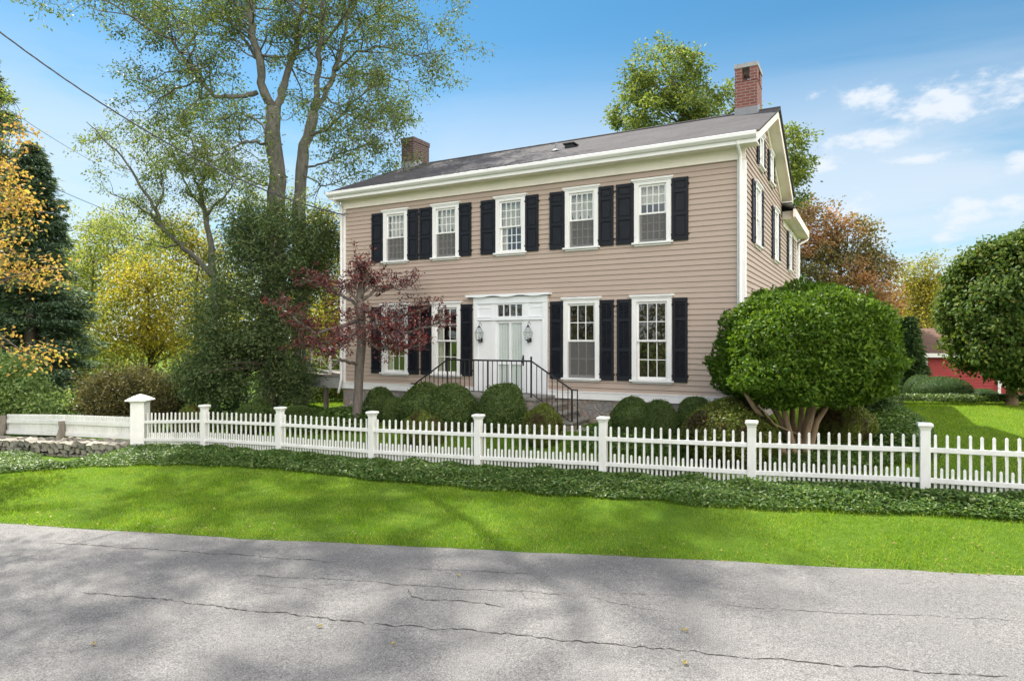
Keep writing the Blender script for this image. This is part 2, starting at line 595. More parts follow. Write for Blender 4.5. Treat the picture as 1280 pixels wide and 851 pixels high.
M['siding'] = siding_mat()
M['brick'] = brick_mat('red_brick', (0.25, 0.075, 0.055), (0.16, 0.05, 0.042), (0.30, 0.27, 0.25))
M['brick_dark'] = brick_mat('dark_brick', (0.085, 0.040, 0.035), (0.05, 0.03, 0.028), (0.17, 0.155, 0.15))
M['shingle'] = shingle_mat('roof_shingles', (0.044, 0.042, 0.046), (0.078, 0.075, 0.080))
M['barn_shingle'] = shingle_mat('barn_shingles', (0.085, 0.052, 0.040), (0.14, 0.088, 0.066), 0.2, 0.35)
M['foundation'] = rubble_mat('rubble_foundation', [(0.24, 0.21, 0.19), (0.36, 0.29, 0.23), (0.19, 0.19, 0.20), (0.42, 0.37, 0.32), (0.28, 0.20, 0.15)], (0.27, 0.255, 0.24), 4.6)
M['asphalt'] = asphalt_mat()
M['turf'] = soil_mat()
M['glass'] = glass_mat()
M['door_glass'] = glass_mat('door_glass', 0.97, 1.0, 0.02)
M['crack'] = paint_mat('road_crack', (0.035, 0.032, 0.030), 0.3, 1.0, 30.0)


def stone_mat():
    m, nt, b = new_mat('field_stone')
    g = nt.nodes.new('ShaderNodeNewGeometry')
    c = ramp_node(nt, g.outputs['Random Per Island'], [(0, (0.17, 0.16, 0.14)), (0.4, (0.30, 0.28, 0.24)), (0.7, (0.40, 0.37, 0.31)), (1, (0.24, 0.21, 0.17))])
    n = noise(nt, 9, 6, 0.7)
    c = mixc(nt, 0.5, c, ramp_node(nt, n, [(0.3, (0.10, 0.095, 0.08)), (0.7, (0.46, 0.43, 0.37))]))
    nt.links.new(c, b.inputs['Base Color'])
    b.inputs['Roughness'].default_value = 0.95
    bump(nt, b, n, 0.6, 0.03)
    return m


M['stone'] = stone_mat()
M['bark'] = bark_mat('grey_bark', (0.036, 0.036, 0.031), (0.165, 0.162, 0.140))
M['bark_dark'] = bark_mat('dark_bark', (0.035, 0.028, 0.022), (0.11, 0.09, 0.07))
M['bark_tan'] = bark_mat('tan_bark', (0.20, 0.14, 0.085), (0.36, 0.26, 0.165), 14)
M['bark_plum'] = bark_mat('plum_bark', (0.07, 0.058, 0.050), (0.20, 0.172, 0.148), 14)

# leaves
M['locust'] = leaf_mat('locust_leaf', [(0, (0.0712, 0.1069, 0.0356)), (0.6, (0.1247, 0.1721, 0.0534)), (1, (0.2256, 0.2494, 0.0712))], 0.36, tint=(0.98, 1.05, 0.65), tgain=1.35)
M['sapling'] = leaf_mat('sapling_leaf', [(0, (0.0805, 0.1265, 0.0345)), (0.6, (0.138, 0.1955, 0.0517)), (1, (0.253, 0.276, 0.0805))], 0.5)
M['yew'] = leaf_mat('yew_leaf', [(0, (0.0469, 0.0804, 0.0368)), (0.7, (0.0921, 0.1423, 0.0536)), (1, (0.1841, 0.2176, 0.0921))], 0.25)
M['conifer'] = leaf_mat('conifer_leaf', [(0, (0.06, 0.104, 0.072)), (0.7, (0.11, 0.176, 0.11)), (1, (0.2, 0.28, 0.16))], 0.22)
M['plum'] = leaf_mat('plum_leaf', [(0, (0.0456, 0.0183, 0.0256)), (0.5, (0.1053, 0.0365, 0.0421)), (0.8, (0.2013, 0.0503, 0.0412)), (1, (0.2745, 0.0778, 0.0549))], 0.3, 0.35, 0.5, (1.3, 0.55, 0.5))
M['maple_gold'] = leaf_mat('gold_leaf', [(0, (0.34, 0.19, 0.075)), (0.5, (0.40, 0.29, 0.10)), (0.8, (0.34, 0.29, 0.09)), (1, (0.18, 0.20, 0.06))], 0.5, tint=(1.1, 1.0, 0.5))
M['yellow'] = leaf_mat('yellow_leaf', [(0, (0.20, 0.20, 0.035)), (0.5, (0.34, 0.30, 0.045)), (1, (0.46, 0.38, 0.06))], 0.5,
                       patch=[(0, (0.09, 0.12, 0.03)), (1, (0.20, 0.21, 0.05))], patch_scale=0.5)
M['pale'] = leaf_mat('pale_leaf', [(0, (0.12, 0.16, 0.045)), (0.6, (0.20, 0.24, 0.065)), (1, (0.30, 0.30, 0.09))], 0.5)
M['green_tall'] = leaf_mat('tall_leaf', [(0, (0.065, 0.105, 0.030)), (0.6, (0.125, 0.175, 0.045)), (1, (0.24, 0.27, 0.07))], 0.42)
M['orange'] = leaf_mat('orange_leaf', [(0, (0.27, 0.1458, 0.0756)), (0.5, (0.3996, 0.2322, 0.1188)), (1, (0.4968, 0.3348, 0.162))], 0.4, tint=(1.15, 0.9, 0.6),
                       patch=[(0, (0.095, 0.105, 0.045)), (1, (0.23, 0.22, 0.08))], patch_scale=0.38, patch_lo=0.42, patch_hi=0.58)
M['gold_far'] = leaf_mat('far_gold_leaf', [(0, (0.14, 0.15, 0.03)), (0.6, (0.28, 0.25, 0.045)), (1, (0.38, 0.32, 0.06))], 0.45,
                         patch=[(0, (0.08, 0.11, 0.03)), (1, (0.15, 0.18, 0.05))], patch_scale=0.25)
M['round'] = leaf_mat('round_leaf', [(0, (0.045, 0.09, 0.02)), (0.6, (0.085, 0.145, 0.03)), (0.93, (0.15, 0.19, 0.045)), (1, (0.22, 0.22, 0.06))], 0.3, 0.55, 0.12)
M['holly'] = leaf_mat('holly_leaf', [(0, (0.038, 0.0855, 0.0095)), (0.6, (0.0759, 0.1471, 0.0152)), (1, (0.1519, 0.2374, 0.0266))], 0.30, 0.5, 0.14)
M['box'] = leaf_mat('box_leaf', [(0, (0.0432, 0.081, 0.0203)), (0.6, (0.0783, 0.1323, 0.0324)), (1, (0.1485, 0.2025, 0.0486))], 0.25, 0.45, 0.35)
M['box_gold'] = leaf_mat('box_gold_leaf', [(0, (0.072, 0.114, 0.0192)), (0.6, (0.132, 0.18, 0.0288)), (1, (0.228, 0.24, 0.048))], 0.3, 0.45, 0.35,
                         patch=[(0, (0.05, 0.042, 0.016)), (1, (0.11, 0.085, 0.03))], patch_scale=1.6)
M['brown_hedge'] = leaf_mat('bronze_leaf', [(0, (0.0585, 0.065, 0.026)), (0.6, (0.1105, 0.1105, 0.0455)), (1, (0.195, 0.156, 0.078))], 0.3)
M['light_shrub'] = leaf_mat('light_leaf', [(0, (0.1176, 0.2016, 0.0672)), (0.6, (0.2352, 0.336, 0.1176)), (1, (0.4032, 0.4872, 0.2016))], 0.35, 0.45, 0.25)
M['dark_shrub'] = leaf_mat('dark_leaf', [(0, (0.0385, 0.0787, 0.0315)), (0.7, (0.0735, 0.1313, 0.0455)), (1, (0.14, 0.21, 0.07))], 0.22)
M['ivy'] = leaf_mat('groundcover_leaf', [(0, (0.037, 0.0823, 0.019)), (0.6, (0.0792, 0.1531, 0.0316)), (0.92, (0.1478, 0.2323, 0.0528)), (1, (0.3378, 0.3801, 0.19))], 0.3, 0.45, 0.25)
M['grass'] = leaf_mat('grass_blade', [(0, (0.085, 0.175, 0.008)), (0.6, (0.15, 0.270, 0.014)), (0.90, (0.21, 0.33, 0.028)), (1, (0.32, 0.32, 0.07))], 0.45, 0.6, 0.06,
                      patch=[(0, (0.13, 0.215, 0.018)), (0.85, (0.25, 0.345, 0.05)), (1, (0.36, 0.34, 0.12))], patch_scale=1.7, patch_lo=0.36, patch_hi=0.66, tint=(1.1, 1.1, 0.5))
M['litter'] = leaf_mat('fallen_leaf_skin', [(0, (0.22, 0.15, 0.06)), (0.6, (0.33, 0.27, 0.10)), (1, (0.22, 0.12, 0.06))], 0.2)


# ------------------------------------------------------------------ terrain
def road_z(x, y=0):
    return EYE - 2.70 + 0.012 * x


ROAD_EDGE = [(-60, 19.5), (-30, 14.8), (-16, 12.0), (-7.88, 10.12), (-3.55, 9.13), (0.0, 8.5), (3.08, 7.9), (5.77, 7.41), (12, 6.4), (30, 3.6), (60, -1)]
IVY_FRONT = [(-15.5, 12.9, -2.86), (-12.4, 13.3, -2.80), (-10.54, 13.54, -2.75), (-9.24, 14.06, -2.72), (-7.96, 14.23, -2.70), (-6.11, 13.94, -2.68), (-4.13, 13.04, -2.65),
             (-2.61, 12.24, -2.62), (-0.55, 11.25, -2.56), (1.28, 10.51, -2.50), (2.58, 9.75, -2.43), (3.81, 9.27, -2.40), (4.59, 9.0, -2.37),
             (5.58, 8.72, -2.34), (6.57, 8.44, -2.32), (8.5, 7.8, -2.30), (11, 7.1, -2.28)]
FENCE_X = [6.0175, 3.8584, 1.6059, -0.6426, -2.8830, -5.1348, -7.2775]
FENCE_Y = [9.586, 10.5827, 11.5794, 12.5761, 13.5728, 14.5695, 15.5662]
FENCE_Z = [-2.25, -2.34, -2.39, -2.46, -2.51, -2.52, -2.57]
POSTS = [(x, y, EYE + z) for x, y, z in zip(FENCE_X, FENCE_Y, FENCE_Z)]
POSTS.insert(0, (8.177, 8.59, EYE - 2.22))           # just outside the frame on the right
BIGPOST = (-9.30, 16.45, EYE - 2.70)
FENCE_EAST = (10.3, 7.6, EYE - 2.20)

HX, HY, HROT = 4.819, 13.66, math.atan2(-0.4806, 0.877)
HD = (math.cos(HROT), math.sin(HROT)); HN = (-math.sin(HROT), math.cos(HROT))


def house_xy(x, y):
    return HX + HD[0] * x + HN[0] * y, HY + HD[1] * x + HN[1] * y


def lerp_line(pts, x):
    xs = [p[0] for p in pts]
    o = np.argsort(xs)
    return np.interp(x, np.array(xs)[o], np.array([p[1] for p in pts])[o])


def road_edge_y(x):
    return lerp_line(ROAD_EDGE, x)


def make_terrain():
    pts = []
    for x, y in ROAD_EDGE:
        pts.append((x, y + 0.05, -2.70 + 0.012 * x + 0.015))
    for x in (-10, -5.7, -1.8, 1.5, 4.4, 8.8):
        pts.append((x, float(road_edge_y(x)) + 0.05, -2.70 + 0.012 * x + 0.015))
    pts += [(x, y, z) for x, y, z in IVY_FRONT]
    pts += [(x, y, z - EYE) for x, y, z in POSTS]
    pts.append((BIGPOST[0], BIGPOST[1], -2.70)); pts.append((10.3, 7.6, -2.20))
    for hx, hy, z in ((-12, -0.6, -2.2), (-9, -1.4, -2.10), (-6, -1.8, -2.08), (-3, -1.5, -2.02), (0.3, -0.5, -1.98), (1.5, 2, -1.95), (0.5, 9, -1.95), (-5, 4, -2.05), (-11, 5, -2.15), (-5, 14, -2.1)):
        x, y = house_xy(hx, hy)
        pts.append((x, y, z))
    pts += [(-11.2, 16.3, -2.98), (-13.5, 17.4, -3.03), (-15.5, 18.4, -3.06), (-11.5, 17.8, -2.9), (-14.5, 19.4, -2.95), (-15, 25, -2.55), (-9, 21, -2.35), (-20, 32, -2.9), (-25, 20, -2.9), (9, 12.6, -2.06), (11, 14, -2.02),
            (14.5, 19, -1.95), (9, 19, -1.98), (20, 20, -2.0), (14, 10, -2.15), (20, 27, -2.55), (13, 28, -2.3), (27, 26, -2.6), (18, 34, -2.85), (32, 34, -3),
            (5, 30, -2.4), (-5, 35, -2.7), (10, 50, -3.2), (-30, 50, -3.3), (40, 55, -3.4), (-50, 35, -3.2), (50, 20, -2.8), (35, 8, -2.4)]
    P = np.array(pts)
    X = P[:, :2]
    def phi(r): return np.sqrt(r * r + 0.6)
    D = np.linalg.norm(X[:, None] - X[None], axis=2)
    n = len(P)
    A = np.zeros((n + 1, n + 1)); A[:n, :n] = phi(D) - 1e-2 * np.eye(n); A[n, :n] = 1; A[:n, n] = 1
    w = np.linalg.solve(A, np.append(P[:, 2], 0))

    def G(x, y):
        x = np.atleast_1d(np.asarray(x, float)); y = np.atleast_1d(np.asarray(y, float))
        r = phi(np.sqrt((x[:, None] - X[None, :, 0]) ** 2 + (y[:, None] - X[None, :, 1]) ** 2))
        z = r @ w[:n] + w[n]
        d = np.hypot(x, y - 12)
        t = np.clip((d - 45) / 30, 0, 1); t = t * t * (3 - 2 * t)
        z = z * (1 - t) + (-3.4) * t
        return z + EYE
    return G


G = make_terrain()


def gz(x, y):
    return float(G(x, y)[0])


def P3(px, py, Z):
    """point seen at photo pixel (px,py) at depth Z"""
    return Vector(((px - 640) / 822 * Z, Z, EYE + (425 - py) / 822 * Z))


def axis_grid(lo, hi, a, b, step, far):
    v = list(np.arange(a, b + 1e-6, step))
    s = step
    while v[-1] < hi:
        s = min(s * 1.35, far); v.append(min(hi, v[-1] + s))
    s = step; head = []
    c = a
    while c > lo:
        s = min(s * 1.35, far); c = max(lo, c - s); head.append(c)
    return np.array(head[::-1] + v)


def build_ground():
    gx = axis_grid(-900, 900, -17, 17, 0.3, 120)
    gy = axis_grid(-600, 1200, 5.5, 24, 0.3, 120)
    XX, YY = np.meshgrid(gx, gy)
    x, y = XX.ravel(), YY.ravel()
    z = np.concatenate([G(a, b) for a, b in zip(np.array_split(x, 20), np.array_split(y, 20))])
    onroad = (y < road_edge_y(x))
    zr = EYE - 2.70 + 0.012 * np.clip(x, -60, 60) - 0.06
    z = np.where(onroad, zr, z)
    nx, ny = len(gx), len(gy)
    i = np.arange(nx * ny).reshape(ny, nx)
    f = np.stack([i[:-1, :-1], i[:-1, 1:], i[1:, 1:], i[1:, :-1]], -1).reshape(-1, 4)
    me = np_mesh('ground', np.stack([x, y, z], 1), f)
    me.polygons.foreach_set('use_smooth', [True] * len(me.polygons))
    tag(link_mesh('ground', me, M['turf']), kind='structure')
    # road: a strip between its far edge and the other verge
    xs = np.unique(np.concatenate([np.linspace(-60, 60, 121), np.linspace(-10, 8, 181)]))
    rng = np.random.default_rng(3)
    wob = np.convolve(rng.normal(size=len(xs) + 8), np.ones(9) / 9, 'valid') * 0.05
    V, F = [], []
    rows = [1.0, 0.99, 0.6, 0.3, 0.0]
    for k, xx in enumerate(xs):
        ye = float(road_edge_y(xx)) + wob[k]; yb = ye - 9.5
        for r in rows:
            yy = yb + (ye - yb) * r
            V.append((xx, yy, road_z(xx) + 0.004 - (0.02 if r == 1.0 else 0)))
    m = len(rows)
    for k in range(len(xs) - 1):
        for j in range(m - 1):
            F.append((k * m + j, k * m + j + 1, (k + 1) * m + j + 1, (k + 1) * m + j))
    me = bpy.data.meshes.new('road'); me.from_pydata(V, [], F); me.update()
    tag(link_mesh('road', me, M['asphalt']), kind='structure')


build_ground()


def road_pt(px, py):
    u = (px - 640) / 822; v = (425 - py) / 822
    Z = -2.70 / (v - 0.012 * u)
    return u * Z, Z


def build_cracks():
    rng = random.Random(5)
    lines = [  # photo polylines projected on the road surface, width in m
        ([(100, 739), (180, 747), (250, 755), (300, 762), (400, 772), (500, 782), (640, 792), (720, 801), (800, 808), (880, 816), (960, 822), (1040, 831), (1120, 836), (1290, 848)], 0.022),
        ([(60, 678), (150, 684), (220, 688), (300, 693), (360, 698), (430, 702)], 0.022),
        ([(500, 709), (560, 712), (600, 714), (680, 717)], 0.014),
        ([(295, 718), (340, 721), (400, 723), (455, 726), (500, 731), (560, 735), (640, 738), (700, 742), (730, 748)], 0.014),
        ([(500, 731), (515, 745), (530, 749), (580, 751), (640, 760)], 0.020),
        ([(318, 722), (312, 730), (345, 733), (385, 735), (400, 745)], 0.009),
        ([(385, 733), (430, 727), (450, 731)], 0.009),
        ([(725, 743), (760, 752), (800, 760), (850, 765), (870, 771)], 0.010),
        ([(770, 741), (830, 743), (860, 747)], 0.011),
        ([(890, 755), (930, 759), (1000, 763), (1060, 766), (1130, 769), (1200, 772), (1290, 777)], 0.010),
        ([(580, 751), (600, 741), (640, 737), (660, 748), (700, 746)], 0.009),
        ([(300, 742), (340, 740), (380, 743)], 0.006),
        ([(1000, 786), (1060, 792), (1090, 797)], 0.006),
        ([(420, 746), (470, 738), (505, 736)], 0.007),
    ]
    for pts, w in lines:
        P = [Vector((*road_pt(*p), 0)) for p in pts]
        path = []
        for a, b in zip(P[:-1], P[1:]):
            n = max(2, int((b - a).length / 0.035))
            d = (b - a).normalized(); s = Vector((-d.y, d.x, 0))
            off = 0
            for i in range(n):
                off = off * 0.75 + rng.gauss(0, 0.010)
                path.append((a.lerp(b, i / n) + s * off, s))
        mb = MB()
        vs, fs = [], []
        for i, (p, s) in enumerate(path):
            env = min(1, i / 6, (len(path) - 1 - i) / 6)
            h = w * 0.33 * env * max(0.12, rng.gauss(0.75, 0.45))
            for k in (-1, 1):
                q = p + s * h * k
                vs.append((q.x, q.y, road_z(q.x) + 0.008))
        for i in range(len(path) - 1):
            fs.append((2 * i, 2 * i + 1, 2 * i + 3, 2 * i + 2))
        mb.add(vs, fs)
        tag(mb.build('road_crack', M['crack']), kind='structure')


build_cracks()

# ------------------------------------------------------------------ the house
house = thing('farmhouse', 'two storey tan clapboard farmhouse with black shutters, white trim and two brick chimneys', 'house', (HX, HY, 0), HROT)
W, D = 11.06, 6.26             # main block
EAVE_Y, EAVE_Z, RIDGE_Y, RIDGE_Z = -0.38, 6.88, 3.05, 8.36
SLOPE = (RIDGE_Z - EAVE_Z) / (RIDGE_Y - EAVE_Y)
Z_BAND = 1.49
EXPO = 0.118
SIDR = random.Random(17)


def roof_z(y):
    return RIDGE_Z - abs(y - RIDGE_Y) * SLOPE


def xf_front(p):               # wall coords (along, out, up) -> house local
    return (p[0], -p[1], p[2])


def xf_right(p):
    return (p[1], p[0], p[2])


def xf_left(p):
    return (-W - p[1], -p[0], p[2])


def siding(mb, x0, x1, z0, z1, holes=(), gable=None):
    """clapboards in wall coords; holes = (xa, xb, za, zb); gable(z) -> (xa, xb)"""
    z = z0
    while z < z1 - 1e-4:
        zt = min(z + EXPO, z1)
        a, b = x0, x1
        segs = [(a, b)]
        for xa, xb, za, zb in holes:
            if zt > za + 0.01 and z < zb - 0.01:
                ns = []
                for s, e in segs:
                    if xb <= s or xa >= e: ns.append((s, e)); continue
                    if xa > s: ns.append((s, xa))
                    if xb < e: ns.append((xb, e))
                segs = ns
        for s, e in segs:
            s2, e2 = s, e
            st, et = s, e
            if gable:
                g0, g1 = gable(z), gable(zt)
                s2, e2 = max(s, g0[0]), min(e, g0[1])
                st, et = max(s, g1[0]), min(e, g1[1])
                if e2 - s2 < 0.01: continue
                if et < st: st = et = (st + et) / 2
            dz = SIDR.uniform(-0.004, 0.004); o_ = SIDR.uniform(-0.002, 0.003); dz2 = dz + SIDR.uniform(-0.003, 0.003)
            mb.add([(s2, 0.026 + o_, z + dz), (e2, 0.026 + o_, z + dz2), (et, 0.004, zt + 0.004), (st, 0.004, zt + 0.004), (s2, 0.004, z + dz), (e2, 0.004, z + dz2)],
                   [(0, 1, 2, 3), (4, 5, 1, 0)])
        z = zt


# openings: centre, z0 (sill bottom), z1 (head top), casing width
FRONT_UP = [-1.93, -3.625, -5.522, -7.455, -9.120]
FRONT_LOW = [-1.95, -3.63, -7.44, -9.14]
UP_Z = (4.81, 6.29)
LOW_Z = (1.75, 3.71)


def hole(c, z0, z1, w):
    return (c - w / 2 + 0.06, c + w / 2 - 0.06, z0 + 0.05, z1 - 0.07)


front_holes = [hole(c, *UP_Z, 0.83) for c in FRONT_UP] + [hole(c, *LOW_Z, 0.90) for c in FRONT_LOW] + [(-6.55, -4.51, 1.3, 3.78)]
side_win = [(1.65, *UP_Z, 0.80), (4.90, *UP_Z, 0.80), (1.65, *LOW_Z, 0.88), (4.90, *LOW_Z, 0.88), (8.4, 4.87, 6.15, 0.80), (8.4, 1.75, 3.6, 0.86)]
attic_win = [(2.15, 6.72, 7.58, 0.62), (3.95, 6.72, 7.58, 0.62)]
side_holes = [hole(*w) for w in side_win + attic_win]
mbf = MB(xf_front)
siding(mbf, -W + 0.12, -0.12, Z_BAND, 6.46, front_holes)
mbf.build('wall', M['siding'], house)
mbs = MB(xf_right)


def gable_lim(z):
    if z < 6.4: return (0.0, 99)
    h = (RIDGE_Z - 0.06 - z) / SLOPE
    return (RIDGE_Y - h, RIDGE_Y + h)


siding(mbs, 0.12, D, Z_BAND, 8.3, side_holes, gable_lim)
siding(mbs, D, 10.55, Z_BAND, 6.30, side_holes)
mbs.build('wall', M['siding'], house)
mbl = MB(xf_left)
siding(mbl, -D, -0.12, Z_BAND, 8.3, (), lambda z: (-99, 99) if z < 6.4 else (-RIDGE_Y - (RIDGE_Z - 0.06 - z) / SLOPE, -RIDGE_Y + (RIDGE_Z - 0.06 - z) / SLOPE))
mbl.build('wall', M['siding'], house)
# rear walls and the rooms behind the windows
mb = MB()
mb.box((-W + 0.03, D - 0.10, 0.5), (-0.03, D - 0.02, 6.7))
mb.box((-6.0, 10.47, 0.5), (-0.03, 10.55, 6.4))
mb.box((-6.0, D, 0.5), (-5.92, 10.46, 6.4))
mb.build('rear_wall', M['siding'], house)
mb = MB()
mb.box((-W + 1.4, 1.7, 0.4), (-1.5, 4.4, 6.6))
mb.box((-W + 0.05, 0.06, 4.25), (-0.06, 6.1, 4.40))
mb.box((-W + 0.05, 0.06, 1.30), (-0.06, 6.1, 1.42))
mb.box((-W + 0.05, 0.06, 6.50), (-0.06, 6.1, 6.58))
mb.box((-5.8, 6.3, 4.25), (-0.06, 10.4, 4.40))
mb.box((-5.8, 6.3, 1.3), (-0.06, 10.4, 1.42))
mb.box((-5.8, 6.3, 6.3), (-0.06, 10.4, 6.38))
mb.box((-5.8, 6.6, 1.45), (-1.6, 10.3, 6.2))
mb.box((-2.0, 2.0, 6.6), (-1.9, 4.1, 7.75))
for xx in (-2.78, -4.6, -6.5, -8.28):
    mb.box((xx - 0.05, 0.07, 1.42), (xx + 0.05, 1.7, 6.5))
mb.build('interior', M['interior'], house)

# foundation, band, corner boards, frieze
mb = MB()
mb.box((-W, 0.02, 0.1), (-0.0, 0.3, 1.35))
mb.box((-0.3, 0.31, 0.1), (-0.005, 10.5, 1.35))
mb.box((-W + 0.005, 0.31, 0.1), (-W + 0.3, D, 1.35))
mb.build('foundation', M['foundation'], house)
mb = MB()
mb.box((-W - 0.02, -0.035, 1.33), (0.02, 0.05, Z_BAND)); mb.box((-W - 0.03, -0.05, Z_BAND), (0.03, 0.05, Z_BAND + 0.025))
mb.box((-0.04, 0.052, 1.33), (0.035, 10.55, Z_BAND)); mb.box((-W - 0.035, 0.052, 1.33), (-W + 0.04, D, Z_BAND))
mb.build('water_table', M['white'], house)
for x0, x1, y0, y1 in ((-0.13, 0.03, -0.032, 0.0), (-W - 0.03, -W + 0.13, -0.032, 0.0)):
    mb = MB(); mb.box((x0, y0, Z_BAND + 0.027), (x1, 0.02, 6.46))
    mb.build('corner_board', M['white'], house)
mb = MB(); mb.box((0.002, 0.022, Z_BAND + 0.027), (0.034, 0.13, 6.46)); mb.build('corner_board', M['white'], house)
mb = MB(); mb.box((0.002, 10.44, Z_BAND), (0.034, 10.56, 6.3)); mb.build('corner_board', M['white'], house)
mb = MB()
mb.box((-W - 0.035, -0.04, 6.46), (0.034, 0.02, 6.705))
mb.box((-W - 0.045, -0.055, 6.462), (0.044, -0.041, 6.49))
mb.build('frieze', M['cream'], house)
# cornice: soffit box, fascia, gutter
mb = MB()
mb.box((-W - 0.16, EAVE_Y, 6.70), (0.30, 0.03, 6.735))
mb.build('soffit', M['cream'], house)
mb = MB()
mb.box((-W - 0.17, EAVE_Y - 0.035, 6.675), (0.31, EAVE_Y, 6.885))
mb.prism([(EAVE_Y - 0.037, 6.885), (EAVE_Y - 0.037, 6.76), (EAVE_Y - 0.085, 6.76), (EAVE_Y - 0.135, 6.81), (EAVE_Y - 0.135, 6.875), (EAVE_Y - 0.125, 6.885)], 'x', -W - 0.17, 0.31)
mb.build('gutter', M['white'], house)
mb = MB()
mb.box((-W - 0.16, D + 0.02, 6.70), (0.30, 2 * RIDGE_Y - EAVE_Y, 6.735))
mb.box((-W - 0.17, 2 * RIDGE_Y - EAVE_Y, 6.675), (0.31, 2 * RIDGE_Y - EAVE_Y + 0.03, 6.885))
mb.build('rear_cornice', M['white'], house)
# main roof
mb = MB()
yb = 2 * RIDGE_Y - EAVE_Y
e = 0.03
poly = [(EAVE_Y - 0.06, EAVE_Z - 0.06 * SLOPE + 0.01), (RIDGE_Y, RIDGE_Z + 0.01), (yb + 0.06, EAVE_Z - 0.06 * SLOPE + 0.01), (yb + 0.06, EAVE_Z - 0.06 * SLOPE + 0.05), (RIDGE_Y, RIDGE_Z + 0.055), (EAVE_Y - 0.06, EAVE_Z - 0.06 * SLOPE + 0.05)]
mb.prism(poly, 'x', -W - 0.22, 0.36)
mb.build('roof', M['shingle'], house)
mb = MB()
mb.tube([(-W - 0.22, RIDGE_Y, RIDGE_Z + 0.045), (0.36, RIDGE_Y, RIDGE_Z + 0.045)], 0.05, 6)
mb.build('ridge_cap', M['shingle'], house)
# rakes: sloped boards and their soffits at both gable ends
for xs, nm in ((1, 'rake'), (-1, 'rake')):
    mb = MB()
    xo = 0.31 if xs > 0 else -W - 0.17
    xi = xo - 0.035 * xs
    xw = 0.03 if xs > 0 else -W - 0.03
    for ya, yz in ((EAVE_Y - 0.02, RIDGE_Y), (yb + 0.02, RIDGE_Y)):
        za = roof_z(ya); zb = RIDGE_Z
        mb.prism([(ya, za + 0.005), (yz, zb + 0.005), (yz, zb - 0.19), (ya, za - 0.19)], 'x', xi, xo)
        mb.prism([(ya, za - 0.145), (yz, zb - 0.145), (yz, zb - 0.165), (ya, za - 0.165)], 'x', xw, xi - 0.002 * xs)
        mb.prism([(ya + 0.4 * (1 if ya < yz else -1), za - 0.17 + 0.4 * SLOPE), (yz, zb - 0.17), (yz, zb - 0.36), (ya + 0.4 * (1 if ya < yz else -1), za - 0.36 + 0.4 * SLOPE)], 'x', xw - 0.028 * xs, xw + 0.012 * xs)
    mb.build('rake_board', M['cream'], house)

# ell roof and eave
mb = MB()
ez, ex = 6.52, 0.36
mb.prism([(-6.3, ez), (-3.0, ez + 1.2), (ex, ez), (ex, ez + 0.05), (-3.0, ez + 1.25), (-6.3, ez + 0.05)], 'y', D - 0.05, 10.95)
mb.build('roof', M['shingle'], house)
mb = MB()
mb.box((0.01, D + 0.36, 6.28), (0.33, 10.9, 6.31))
mb.box((0.331, D + 0.02, 6.27), (0.40, 10.92, 6.50))
mb.box((0.01, D + 0.30, 6.27), (0.33, D + 0.355, 6.50))
mb.box((0.02, 10.9, 6.27), (0.33, 10.93, 6.5))
mb.box((0.026, D + 0.36, 6.08), (0.045, 10.6, 6.279))
mb.build('ell_cornice', M['cream'], house)

# downspouts
mb = MB()
mb.tube([(-0.06, -0.42, 6.74), (-0.06, -0.36, 6.66), (-0.06, -0.12, 6.56), (-0.06, -0.085, 6.42), (-0.06, -0.085, 1.2), (-0.06, -0.2, 1.0)], 0.038, 8)
mb.build('downspout', M['white'], house, True)
mb = MB()
mb.tube([(-W + 0.02, -0.42, 6.74), (-W + 0.02, -0.36, 6.66), (-W + 0.02, -0.12, 6.56), (-W + 0.02, -0.085, 6.42), (-W + 0.02, -0.085, 1.6), (-W + 0.02, -0.2, 1.2)], 0.038, 8)
mb.build('downspout', M['white'], house, True)
mb = MB()
mb.tube([(0.37, 10.85, 6.3), (0.34, 10.8, 6.2), (0.10, 10.62, 6.05), (0.09, 10.6, 5.9), (0.09, 10.6, 0.9)], 0.04, 8)
mb.build('downspout', M['white'], house, True)


